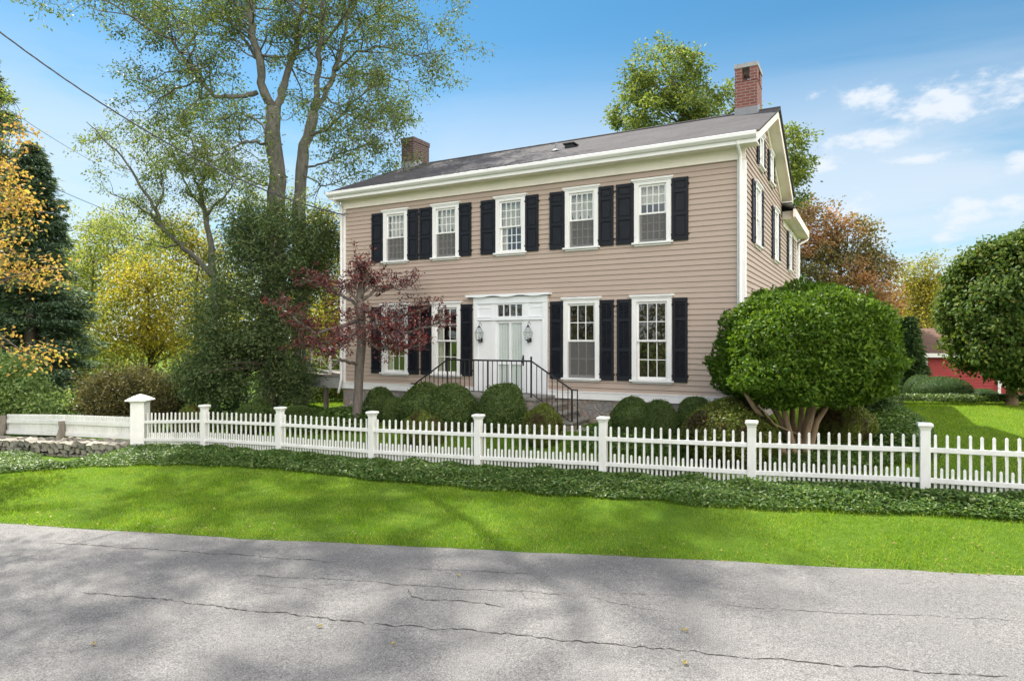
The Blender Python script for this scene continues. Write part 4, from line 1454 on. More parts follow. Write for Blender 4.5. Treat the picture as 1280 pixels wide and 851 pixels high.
for p, h, tl in ((wm, 0.46, 0.05), (wb + Vector((-0.1, 0.0, 0)), 0.60, 0.10)):
    mb = MB(F1)
    mb.tube([(p.x + 0.01, p.y - 0.13, p.z - 0.3), (p.x, p.y - 0.13, p.z), (p.x + tl, p.y - 0.14, p.z + h * 0.6), (p.x + tl * 0.6, p.y - 0.13, p.z + h)], [0.12, 0.11, 0.075, 0.08], 7)
    mb.build('post', M['grey_wood'], wing)


# ------------------------------------------------------------------ dry stone wall
def ico_stone(c, r, rng):
    # a rough block: subdivided cube, jittered and rounded
    n = 3
    vs, idx, fs = [], {}, []
    for i in range(n + 1):
        for j in range(n + 1):
            for k in range(n + 1):
                if i in (0, n) or j in (0, n) or k in (0, n):
                    p = np.array([i, j, k]) / n * 2 - 1
                    ln = np.linalg.norm(p)
                    p = p * (0.62 + 0.38 / ln) * 0.92
                    p = p + rng.normal(size=3) * 0.085
                    idx[(i, j, k)] = len(vs); vs.append(p)
    for ax in range(3):
        for side in (0, n):
            for u in range(n):
                for v in range(n):
                    q = []
                    for du, dv in ((0, 0), (1, 0), (1, 1), (0, 1)):
                        t = [0, 0, 0]; t[ax] = side
                        o = [a for a in range(3) if a != ax]
                        t[o[0]] = u + du; t[o[1]] = v + dv
                        q.append(idx[tuple(t)])
                    fs.append(q if side else q[::-1])
    vs = np.array(vs)
    a, b, g = rng.normal(size=3) * 0.13
    Rm = np.array(Matrix.Rotation(a, 3, 'X') @ Matrix.Rotation(b, 3, 'Y') @ Matrix.Rotation(g, 3, 'Z'))
    return (vs * np.array(r)) @ Rm.T + np.array(c), np.array(fs)


def build_stone_wall():
    rng = np.random.default_rng(21)
    a = Vector((-9.62, 16.30, 0)); b = Vector((-15.6, 18.7, 0))
    d = (b - a); L = d.length; d.normalize()
    nrm = Vector((-d.y, d.x, 0))
    if nrm.y > 0: nrm = -nrm
    root = Vector((a.x, a.y, gz(a.x, a.y)))
    parts = []
    ang = math.atan2(d.y, d.x)
    Rz = np.array(Matrix.Rotation(ang, 3, 'Z'))
    for depth in (0, 1):
        z = -0.62
        while z < -0.08:
            h = rng.uniform(0.09, 0.17)
            s = -0.05
            while s < L:
                w = rng.uniform(0.14, 0.36)
                c = a + d * (s + w / 2) + nrm * (0.0 - 0.25 * depth + rng.uniform(-0.03, 0.03))
                base = EYE - 2.52 - 0.20 * min(1.0, s / 5.4)
                v, f = ico_stone((0, 0, 0), (w * 0.53, 0.17, h * 0.60), rng)
                v = v @ Rz.T + np.array([c.x, c.y, base + z + h / 2 + rng.uniform(-0.02, 0.02)])
                parts.append((v - np.array(root), f))
                s += w
            z += h
    V, F = merge_np(parts)
    o = link_mesh('stone_wall', np_mesh('stone_wall', V, F), M['stone'])
    o.location = root
    tag(o, 'low dry stone wall of grey fieldstones below the left white fence', 'wall')


build_stone_wall()

# ------------------------------------------------------------------ red barn
bc = P3(1155, 425, 30.0)
BZ = EYE - 2.62
barn = thing('red_barn', 'small red clapboard barn with brown shingle roof behind the round tree', 'barn', (bc.x, bc.y, BZ), R(-17))
BW, BD, BH = 10.0, 4.6, 2.06
mb = MB(lambda p: (p[0], -p[1], p[2]))
ex_save = EXPO
z = -0.3
def board_rows(mb, x0, x1, z0, z1, gable=None):
    z = z0
    while z < z1 - 1e-4:
        zt = min(z + 0.13, z1)
        a0, b0 = (x0, x1) if not gable else gable(z)
        a1, b1 = (x0, x1) if not gable else gable(zt)
        mb.add([(a0, 0.025, z), (b0, 0.025, z), (b1, 0.004, zt), (a1, 0.004, zt), (a0, 0.004, z), (b0, 0.004, z)], [(0, 1, 2, 3), (4, 5, 1, 0)])
        z = zt
board_rows(mb, 0, BW, -0.3, BH)
mb.box((0.01, -BD, -0.3), (BW - 0.01, -0.0, BH))
mb.build('wall', M['barn_red'], barn)
mb = MB(lambda p: (-p[1], -p[0] + 0, p[2]))
RH = 1.06
board_rows(mb, -BD, 0, -0.3, BH)
board_rows(mb, -BD, 0, BH, BH + RH, lambda z: (-BD + BD / 2 * (z - BH) / RH, -BD / 2 * (z - BH) / RH))
mb.build('wall', M['barn_red'], barn)
mb = MB()
mb.prism([(-0.28, BH - 0.10), (BD / 2, BH + RH + 0.02), (BD + 0.28, BH - 0.10), (BD + 0.28, BH - 0.04), (BD / 2, BH + RH + 0.09), (-0.28, BH - 0.04)], 'x', -0.18, BW + 0.18)
mb.build('roof', M['barn_shingle'], barn)
mb = MB()
mb.box((-0.04, -0.04, -0.3), (0.14, -0.026, BH - 0.1)); mb.box((-0.04, -0.025, -0.3), (-0.027, 0.14, BH - 0.06))
mb.box((-0.04, BD - 0.14, -0.3), (-0.027, BD + 0.02, BH - 0.1))
mb.box((-0.2, -0.33, BH - 0.20), (BW + 0.2, -0.285, BH - 0.02)); mb.box((-0.15, -0.284, BH - 0.20), (BW, -0.03, BH - 0.17))
mb.build('trim', M['white'], barn)
mb = MB()
# stable door with white cross bracing, right part of the front
dx0, dx1, dz0, dz1 = 2.85, 5.05, -0.05, 1.75
y0, y1 = -0.075, -0.035
mb.box((dx0 - 0.1, y1 + 0.002, dz0), (dx1 + 0.1, -0.027, dz1 + 0.08))
bd = mb.build('barn_door', M['barn_red'], barn)
mb = MB()
for a, b in ((dx0, dx0 + 0.12), (dx1 - 0.12, dx1), ((dx0 + dx1) / 2 - 0.06, (dx0 + dx1) / 2 + 0.06)):
    mb.box((a, y0, dz0), (b, y1, dz1))
for zz in (dz0, 0.72, dz1 - 0.12):
    mb.box((dx0 + 0.12, y0 + 0.001, zz), (dx1 - 0.12, y1, zz + 0.12))
for a, b in ((dx0 + 0.1, (dx0 + dx1) / 2 - 0.05), ((dx0 + dx1) / 2 + 0.05, dx1 - 0.1)):
    for p, q in (((a, dz0 + 0.1), (b, 0.74)), ((a, 0.74), (b, dz0 + 0.1))):
        v = Vector((q[0] - p[0], q[1] - p[1])).normalized(); n = Vector((-v.y, v.x)) * 0.05
        mb.prism([(p[0] + n.x, p[1] + n.y), (q[0] + n.x, q[1] + n.y), (q[0] - n.x, q[1] - n.y), (p[0] - n.x, p[1] - n.y)], 'y', y0 + 0.006, y1)
mb.build('brace', M['white'], bd)


# ------------------------------------------------------------------ plants
def ell_shell(n, rng, zmin=-1.0):
    d = rand_dirs(int(n * 2.2) + 8, rng)
    d = d[d[:, 2] > zmin][:n]
    return d


def bush_mesh(name, n, leaf, rng, lump=0.10, zmin=-0.6, sup=1.0, core=0.86, aspect=0.55):
    """unit dome of leaves round a dense core; centre at origin, radius 1"""
    ph = rng.uniform(0, 6.28, size=(6,)); fr = rng.normal(size=(6, 3)) * 3.0

    def rad(d):
        r = np.ones(len(d))
        for k in range(6):
            r += lump / 2.4 * np.sin(d @ fr[k] + ph[k])
        return r
    d = ell_shell(n, rng, zmin)
    r = rad(d) * (1 - np.abs(rng.normal(size=len(d))) * 0.05)
    sh = rng.uniform(size=len(d)) < 0.05
    r = r * np.where(sh, 1 + np.abs(rng.normal(size=len(d))) * 0.06, 1.0)
    c = d * r[:, None]
    ax = unit(d * 0.55 + rng.normal(size=d.shape) * 0.75)
    nr = unit(d + rng.normal(size=d.shape) * 0.5)
    V, F = leaf_quads(c, ax, nr, leaf * rng.uniform(0.7, 1.3, len(d)), leaf * aspect * rng.uniform(0.8, 1.2, len(d)), rng=rng)
    # core
    nu, nv = 24, 12
    vs = []
    for j in range(nv + 1):
        th = PI * j / nv
        for i in range(nu):
            p = 2 * PI * i / nu
            vs.append((math.sin(th) * math.cos(p), math.sin(th) * math.sin(p), math.cos(th)))
    vs = np.array(vs)
    vs = vs * (rad(vs) * core)[:, None]
    fs = []
    for j in range(nv):
        for i in range(nu):
            i2 = (i + 1) % nu
            fs.append((j * nu + i, (j + 1) * nu + i, (j + 1) * nu + i2, j * nu + i2))
    V, F = merge_np([(V, F), (vs, np.array(fs))])
    return np_mesh(name, V, F)


def box_mesh_set():
    rng = np.random.default_rng(31)
    out = []
    for k in range(3):
        me = bush_mesh('boxwood_foliage', 20000, 0.075, rng, 0.09 + 0.02 * k)
        me.materials.append(M['box']); out.append(me)
    for k in range(2):
        me = bush_mesh('boxwood_foliage', 19000, 0.075, rng, 0.09)
        me.materials.append(M['box_gold']); out.append(me)
    me = bush_mesh('boxwood_foliage', 15000, 0.05, rng, 0.03)
    me.materials.append(M['dark_shrub']); out.append(me)
    return out


BOX = box_mesh_set()


def boxwood(px, ptop, wpx, Z, label, kind=0, depth=1.0, group='clipped boxwood shrubs'):
    rx = wpx * Z / 822 / 2
    x = (px - 640) / 822 * Z
    z0 = gz(x, Z)
    zt = EYE + (425 - ptop) / 822 * Z
    h = max(0.25, zt - z0)
    # dome: centre at 0.42 h
    rz = h * 0.60
    root = thing('boxwood_shrub', label, 'shrub', (x, Z, z0), 0, group)
    o = bpy.data.objects.new('foliage', BOX[kind]); COL.objects.link(o)
    o.parent = root
    o.location = (0, 0, h - rz)
    o.scale = (rx, rx * depth, rz)
    o.rotation_euler = (0, 0, (px * 0.7) % 6.28 if abs(depth - 1) < 0.01 else 0)
    return root


boxwood(475, 484, 46, 17.0, 'dark round boxwood at the left foundation, right of the plum trunk', 0)
boxwood(492, 497, 27, 15.9, 'small boxwood squeezed left of the wide clump at the railing', 1)
boxwood(530, 481, 58, 15.6, 'left half of the wide boxwood clump below the railing', 2)
boxwood(566, 480, 68, 15.3, 'right half of the wide boxwood clump below the railing', 0)
boxwood(530, 513, 50, 14.3, 'low pale boxwood close behind the pickets, before the wide clump', 4)
boxwood(628, 481, 60, 14.7, 'tall rounded boxwood just below the front door', 1)
boxwood(677, 504, 48, 13.6, 'low yellow green boxwood at the foot of the right stone steps', 3)
boxwood(790, 498, 48, 13.8, 'boxwood against the stone foundation, nearest the right steps', 2)
boxwood(826, 500, 48, 13.5, 'boxwood against the stone foundation, second from the right steps', 0)
boxwood(868, 497, 44, 13.5, 'boxwood mostly hidden behind the largest one by the right house corner', 1)
boxwood(909, 497, 110, 12.1, 'largest boxwood, wide and gold green, left of the multi-stem tree', 3)
boxwood(1053, 497, 70, 12.7, 'bronze green round boxwood behind the tan stems of the multi-stem tree', 4)
boxwood(237, 506, 36, 18.0, 'yellow green boxwood dome seen above the leftmost picket bay', 3)
boxwood(313, 508, 52, 17.0, 'green boxwood dome nearest the fence below the dark yew', 0)
boxwood(322, 499, 46, 18.2, 'darker boxwood dome rising behind another below the yew', 2)
boxwood(374, 507, 44, 17.6, 'green boxwood dome left of the plum tree, under the side porch', 1)
boxwood(1151, 468, 38, 23.2, 'left rear one of two big dark domes before the red barn', 5, group='clipped domes on the far lawn')
boxwood(1178, 470, 66, 22.0, 'broad front one of two big dark domes before the red barn', 5, group='clipped domes on the far lawn')
boxwood(1229, 485, 36, 22.0, 'small low clipped dome beside the red barn door', 5, group='clipped domes on the far lawn')
boxwood(1114, 483, 26, 17.5, 'small green dome behind the dark groundcover mound right of the house', 0, group='clipped domes on the far lawn')


def curve_path(a, b, rng, bow=0.12, n=6, up=0.0):
    a, b = np.array(a, float), np.array(b, float)
    d = b - a; L = np.linalg.norm(d)
    o = rng.normal(size=3) * bow * L
    o2 = rng.normal(size=3) * bow * 0.4 * L
    pts = []
    for i in range(n + 1):
        t = i / n
        p = a + d * t + o * math.sin(PI * t) + o2 * math.sin(2 * PI * t)
        p[2] += up * L * math.sin(PI * t)
        pts.append(p)
    return pts


def clump_leaves(centres, sig, per, leaf, rng, aspect=0.5, droop=0.3, flat=0.8):
    """leaves gathered round clump centres"""
    C = np.repeat(np.asarray(centres), per, axis=0)
    n = len(C)
    off = rng.normal(size=(n, 3)) * sig
    off[:, 2] *= flat
    c = C + off
    ax = unit(off + rng.normal(size=(n, 3)) * sig * 0.8 + np.array([0, 0, -droop * sig]))
    nr = unit(rng.normal(size=(n, 3)) + np.array([0, 0, 0.9]))
    return leaf_quads(c, ax, nr, leaf * rng.uniform(0.6, 1.35, n), leaf * aspect * rng.uniform(0.7, 1.3, n), rng=rng)


def lobed_tree(name, label, cat, base, lobes, mat, bark, leaf=0.12, clumps=200, per=60, sig=0.3, trunk_r=0.2, shell=0.55, seed=1, group=None,
               limbs=26, fork=0.35, aspect=0.5, stems=1, core=False, flat=0.8, trunk_top=None):
    """lobes: (centre, (rx, ry, rz), weight)"""
    rng = np.random.default_rng(seed)
    base = np.array(base, float)
    cen = []
    tot = sum(l[2] for l in lobes)
    for c, r, w in lobes:
        n = max(3, int(clumps * w / tot))
        d = rand_dirs(n, rng)
        rr = shell + (1 - shell) * rng.uniform(0, 1, n) ** 0.6
        cen.append(np.array(c) + d * np.array(r) * rr[:, None] * rng.uniform(0.85, 1.06, (n, 1)))
    cen = np.concatenate(cen) - base
    cen = cen[cen[:, 2] > 0.15]
    root = thing(name, label, cat, tuple(base), 0, group)
    V, F = clump_leaves(cen, sig, per, leaf, rng, aspect, flat=flat)
    link_mesh('crown', np_mesh('crown', V, F), mat, root)
    # trunk and limbs
    top = np.average(np.array([l[0] for l in lobes]), axis=0, weights=[l[2] for l in lobes]) - base
    hi = max(l[0][2] + l[1][2] for l in lobes) - base[2]
    mb = MB()
    if trunk_top is None: tt = np.array([top[0] * 0.8, top[1] * 0.8, hi * 0.72])
    else: tt = np.array(trunk_top) - base
    tp = curve_path((0, 0, -0.2), tt, rng, 0.03, 8)
    tr = [trunk_r * (1.25 if i == 0 else 1) * (1 - 0.80 * i / 8) for i in range(9)]
    mb.tube(tp, tr, 9)
    pick = rng.choice(len(cen), min(limbs, len(cen)), replace=False)
    for k in pick:
        c = cen[k]
        t = min(0.95, max(fork, (c[2] - 0.35 * np.hypot(c[0] - tt[0], c[1] - tt[1])) / max(0.1, tt[2])))
        i = t * 8; i0 = int(i); a = np.array(tp[i0]) + (np.array(tp[min(8, i0 + 1)]) - np.array(tp[i0])) * (i - i0)
        r0 = tr[min(8, i0)] * 0.5
        pth = curve_path(a, c, rng, 0.07, 6, 0.05)
        mb.tube(pth, [max(0.008, r0 * (1 - 0.9 * j / 6)) for j in range(7)], 5)
        # twigs
        for q in range(3):
            e = cen[rng.integers(len(cen))]
            if np.linalg.norm(e - c) < sig * 7:
                s = pth[rng.integers(2, 6)]
                mb.tube(curve_path(s, e, rng, 0.1, 4), [0.016, 0.013, 0.010, 0.008, 0.005], 4)
    mb.build('trunk', bark, root, True)
    return root


def lobe(px, py, Z, rxp, ryp, ry=None, w=None):
    c = P3(px, py, Z)
    rx, rz = rxp * Z / 822, ryp * Z / 822
    return (tuple(c), (rx, ry if ry else rx, rz), w if w else rx * rz)


# ---- the big tree with its two trunks
def big_tree():
    rng = np.random.default_rng(77)
    Z0 = 22.5
    bx, by = (352 - 640) / 822 * Z0, Z0
    base = np.array([bx, by, gz(bx, by)])
    root = thing('tall_tree', 'very tall grey barked tree with twin trunks and thin airy crown', 'tree', tuple(base))
    mb = MB()
    paths = []

    def limb(pts, dz, r0, r1, lvl):
        P = [np.array(P3(px, py, Z0 + d)) - base for (px, py), d in zip(pts, dz)]
        # resample with a little wobble
        out = []
        for a, b in zip(P[:-1], P[1:]):
            n = 4
            for i in range(n): out.append(a + (b - a) * i / n + rng.normal(size=3) * 0.03 * min(1.5, np.linalg.norm(b - a)))
        out.append(P[-1])
        n = len(out)
        mb.tube(out, [(r0 + (r1 - r0) * (i / (n - 1)) ** 0.8) * (0.80 if r0 > 0.25 else 0.68) * (1 + (0.07 * math.sin(i * 1.7 + r0 * 40) if r0 > 0.1 else 0)) for i in range(n)], 11 if r0 > 0.12 else 6)
        paths.append((out, r0, r1, lvl))
    limb([(346, 545), (347, 400), (346, 260), (344, 190), (341, 135)], [0, 0, 0, 0, 0], 0.44, 0.31, 0)
    limb([(376, 545), (374, 400), (374, 260), (378, 195), (392, 140)], [0.5, 0.5, 0.4, 0.4, 0.3], 0.34, 0.22, 0)
    limb([(341, 140), (329, 105), (322, 65), (313, 20), (306, -40), (300, -110), (290, -240), (262, -370), (235, -440)], [0, -.3, -.5, -.6, -.6, -.6, -.5, -.2, 0], 0.24, 0.07, 1)
    limb([(344, 140), (356, 105), (368, 60), (378, 15), (386, -50), (390, -130), (384, -260)], [0, .2, .5, .8, 1.0, 1.2, 1.2], 0.22, 0.06, 1)
    limb([(392, 140), (396, 100), (401, 55), (404, 5), (410, -60), (412, -120), (414, -200)], [.3, 0, -.4, -.8, -1, -1.2, -1.4], 0.17, 0.05, 1)
    limb([(390, 145), (408, 115), (424, 75), (436, 25), (452, -30), (466, -80)], [.3, .6, 1, 1.4, 1.6, 1.8], 0.16, 0.05, 1)
    limb([(322, 116), (300, 121), (268, 120), (250, 100), (236, 82), (214, 50), (178, 30), (135, 2), (105, -15)], [0, -.3, -.8, -1, -1.2, -1.6, -2, -2.4, -2.6], 0.13, 0.025, 2)
    limb([(331, 180), (308, 175), (288, 186), (268, 194), (246, 190)], [0, -.6, -1.2, -1.6, -2], 0.075, 0.02, 2)
    limb([(240, 86), (235, 60), (222, 30), (200, -15)], [-1.2, -.6, 0, .4], 0.07, 0.02, 2)
    limb([(322, 70), (298, 45), (268, 28), (230, 12), (190, 8)], [-.3, .6, 1.4, 2, 2.4], 0.09, 0.02, 2)
    limb([(316, 30), (290, 0), (260, -30)], [-.5, .5, 1], 0.08, 0.03, 2)
    limb([(418, 88), (446, 66), (476, 58), (510, 68), (545, 66)], [.9, .4, 0, -.4, -.6], 0.08, 0.016, 2)
    limb([(432, 50), (456, 24), (484, 8), (520, -12)], [1.3, 1.8, 2.2, 2.4], 0.08, 0.02, 2)
    limb([(386, 170), (412, 160), (440, 128), (470, 105), (496, 110)], [.4, -.4, -1.0, -1.4, -1.8], 0.085, 0.018, 2)
    limb([(380, 210), (404, 205), (430, 190), (458, 178), (484, 160)], [.4, -.4, -1.0, -1.6, -2.0], 0.065, 0.015, 2)
    limb([(344, 230), (330, 232), (316, 226), (300, 214), (288, 200)], [0, -.5, -1, -1.6, -2], 0.05, 0.012, 2)
    limb([(400, 60), (425, 30), (440, 0), (450, -40)], [-.4, -1.2, -1.8, -2.2], 0.08, 0.03, 2)
    limb([(344, 180), (320, 150), (300, 142), (268, 150), (230, 140)], [0, .9, 1.8, 2.6, 3.2], 0.07, 0.018, 2)
    limb([(296, -180), (250, -215), (200, -235), (140, -240)], [-.5, -1.2, -1.8, -2.2], 0.09, 0.02, 2)
    limb([(285, -260), (240, -300), (180, -330), (110, -340)], [-.5, .4, 1.2, 1.8], 0.09, 0.02, 2)
    limb([(300, -110), (250, -160), (190, -185), (120, -180)], [-.6, .6, 1.4, 2], 0.09, 0.02, 2)
    limb([(262, -370), (210, -400), (150, -430), (100, -430)], [-.2, -1, -1.6, -2], 0.08, 0.02, 2)
    limb([(386, -240), (350, -290), (310, -340), (290, -400)], [1.2, 1.8, 2.2, 2.4], 0.09, 0.02, 2)
    limb([(404, -20), (436, -50), (470, -64), (505, -70)], [-.8, -1.4, -2, -2.6], 0.09, 0.02, 2)
    limb([(304, -60), (260, -100), (210, -130)], [-.6, -1.2, -2], 0.09, 0.02, 2)
    limb([(388, -90), (350, -150), (320, -220)], [1.1, 1.6, 2.2], 0.09, 0.02, 2)
    limb([(250, 100), (226, 108), (200, 122), (180, 140), (160, 138)], [-1, -.4, .2, .8, 1.2], 0.06, 0.015, 2)
    limb([(424, 75), (450, 90), (480, 92), (512, 104)], [1, 1.6, 2.2, 2.6], 0.06, 0.015, 2)
    limb([(400, 110), (430, 140), (462, 150), (492, 146)], [.4, 1.2, 1.8, 2.4], 0.06, 0.015, 2)
    limb([(376, 20), (350, -10), (330, -50)], [.8, 1.6, 2.2], 0.08, 0.03, 2)
    limb([(366, 70), (384, 30), (392, 0), (404, -40)], [.5, 1.4, 2.2, 3], 0.08, 0.03, 2)
    # the drooping limb that leaves the trunk behind the house side
    limb([(378, 215), (400, 232), (424, 226), (452, 214)], [.4, -.2, -.8, -1.2], 0.05, 0.012, 2)
    tips = []
    for pts, r0, r1, lvl in list(paths):
        if lvl == 0: continue
        L = sum(np.linalg.norm(b - a) for a, b in zip(pts[:-1], pts[1:]))
        n = int(L * (4.2 if lvl == 2 else 2.8))
        for k in range(n):
            t = rng.uniform(0.22 if lvl == 1 else 0.25, 1.0)
            i = t * (len(pts) - 1); i0 = min(int(i), len(pts) - 2)
            a = pts[i0] + (pts[i0 + 1] - pts[i0]) * (i - i0)
            d = unit((pts[i0 + 1] - pts[i0])[None])[0]
            q = unit(rng.normal(size=(1, 3)))[0]
            dr = d * 0.55 + q * 0.85 + np.array([0, 0, 0.12]); dr /= np.linalg.norm(dr)
            ln = rng.uniform(0.7, 2.0)
            e = a + dr * ln
            pth = curve_path(a, e, rng, 0.1, 5, -0.03)
            rr = max(0.012, min(0.035, (r0 + (r1 - r0) * t) * 0.4))
            mb.tube(pth, [rr * (1 - 0.75 * j / 5) for j in range(6)], 4)
            for m in range(4):
                s = pth[rng.integers(2, 6)]
                dr2 = dr * 0.5 + unit(rng.normal(size=(1, 3)))[0] * 0.8 + np.array([0, 0, -0.15])
                dr2 /= np.linalg.norm(dr2)
                e2 = s + dr2 * rng.uniform(0.3, 0.8)
                mb.tube(curve_path(s, e2, rng, 0.1, 3), [0.010, 0.008, 0.006, 0.004], 3)
                tips.append(e2); tips.append(s + (e2 - s) * 0.55)
            tips.append(pth[-1])
    mb.build('trunk', M['bark'], root, True)
    tips = np.array(tips)
    V, F = clump_leaves(tips, 0.15, 17, 0.112, rng, 0.45, 0.6)
    link_mesh('crown', np_mesh('crown', V, F), M['locust'], root)


big_tree()


# ---- plum tree
def plum():
    rng = np.random.default_rng(5)
    Z0 = 16.3
    bx = (447 - 640) / 822 * Z0
    base = np.array([bx, Z0, gz(bx, Z0)])
    root = thing('plum_tree', 'purple leaved plum tree with a pollarded trunk before the left windows', 'tree', tuple(base))
    mb = MB()
    P = lambda px, py, dz=0: np.array(P3(px, py, Z0 + dz)) - base
    tr = [P(447, 548), P(446, 520), P(448, 490), P(449, 462), P(452, 430), P(451, 395), P(450, 370), P(453, 350), P(451, 340)]
    mb.tube(tr, [0.15, 0.12, 0.108, 0.112, 0.112, 0.115, 0.09, 0.075, 0.045], 10)
    lims = [([(449, 455), (436, 452), (425, 447), (416, 456)], [0, -.3, -.5, -.6], 0.05, 0.03),
            ([(448, 400), (420, 410), (395, 415), (370, 400), (350, 382)], [0, -.3, -.5, -.7, -.8], 0.055, 0.012),
            ([(449, 385), (432, 372), (415, 362), (398, 352), (380, 348)], [0, .3, .6, .8, 1], 0.05, 0.012),
            ([(452, 405), (478, 412), (505, 414), (535, 408), (560, 395)], [0, -.3, -.6, -.8, -.9], 0.055, 0.012),
            ([(453, 385), (468, 395), (474, 412), (490, 425)], [0, -.5, -.9, -1.1], 0.05, 0.012),
            ([(453, 372), (475, 362), (498, 360), (520, 352)], [0, .3, .5, .7], 0.045, 0.010),
            ([(450, 410), (430, 425), (400, 430), (372, 428)], [0, .5, 1.0, 1.3], 0.05, 0.012),
            ([(452, 410), (480, 400), (510, 392), (545, 380), (566, 372)], [0, .5, .9, 1.2, 1.3], 0.05, 0.012),
            ([(450, 400), (440, 420), (425, 435), (410, 440)], [0, -.8, -1.2, -1.5], 0.045, 0.012),
            ([(452, 420), (470, 432), (500, 435), (525, 430)], [0, -.7, -1.2, -1.5], 0.045, 0.012),
            ([(450, 372), (444, 352), (447, 326)], [0, -.1, -.15], 0.05, 0.013), ([(452, 368), (461, 350), (458, 330)], [0, -.1, -.12], 0.04, 0.012), ([(453, 366), (470, 355), (478, 344)], [0, .1, .3], 0.035, 0.012), ([(449, 376), (436, 366), (430, 352)], [0, -.2, -.3], 0.035, 0.012), ([(452, 372), (455, 350), (452, 336)], [-.1, -.2, -.2], 0.03, 0.012), ([(451, 400), (440, 395), (432, 400)], [-.1, -.3, -.4], 0.02, 0.008), ([(451, 400), (462, 396), (470, 402)], [-.1, -.3, -.4], 0.02, 0.008)]
    tips = []
    for pts, dz, r0, r1 in lims:
        p = [P(a, b, d) for (a, b), d in zip(pts, dz)]
        out = []
        for a, b in zip(p[:-1], p[1:]):
            for i in range(3): out.append(a + (b - a) * i / 3 + rng.normal(size=3) * 0.02)
        out.append(p[-1])
        n = len(out)
        mb.tube(out, [r0 + (r1 - r0) * i / (n - 1) for i in range(n)], 7)
        L = sum(np.linalg.norm(b - a) for a, b in zip(out[:-1], out[1:]))
        if r1 == 0.03: continue
        for k in range(int(L * 16)):
            i = rng.uniform(0.2, 1) * (n - 1); i0 = min(int(i), n - 2)
            a = out[i0] + (out[i0 + 1] - out[i0]) * (i - i0)
            d = unit((out[i0 + 1] - out[i0])[None])[0] * 0.6 + unit(rng.normal(size=(1, 3)))[0] * 0.7 + np.array([0, 0, 0.25])
            d /= np.linalg.norm(d)
            ln = rng.uniform(0.2, 0.55)
            e = a + d * ln
            pth = curve_path(a, e, rng, 0.08, 3)
            mb.tube(pth, [0.009, 0.007, 0.005, 0.003], 3)
            for t in (0.45, 0.7, 0.9, 1.0):
                tips.append(a + (e - a) * t)
    mb.build('trunk', M['bark_plum'], root, True)
    # short shoots on the trunk head
    V, F = clump_leaves(np.array(tips), 0.06, 6, 0.076, rng, 0.5, 0.1)
    link_mesh('crown', np_mesh('crown', V, F), M['plum'], root)


plum()


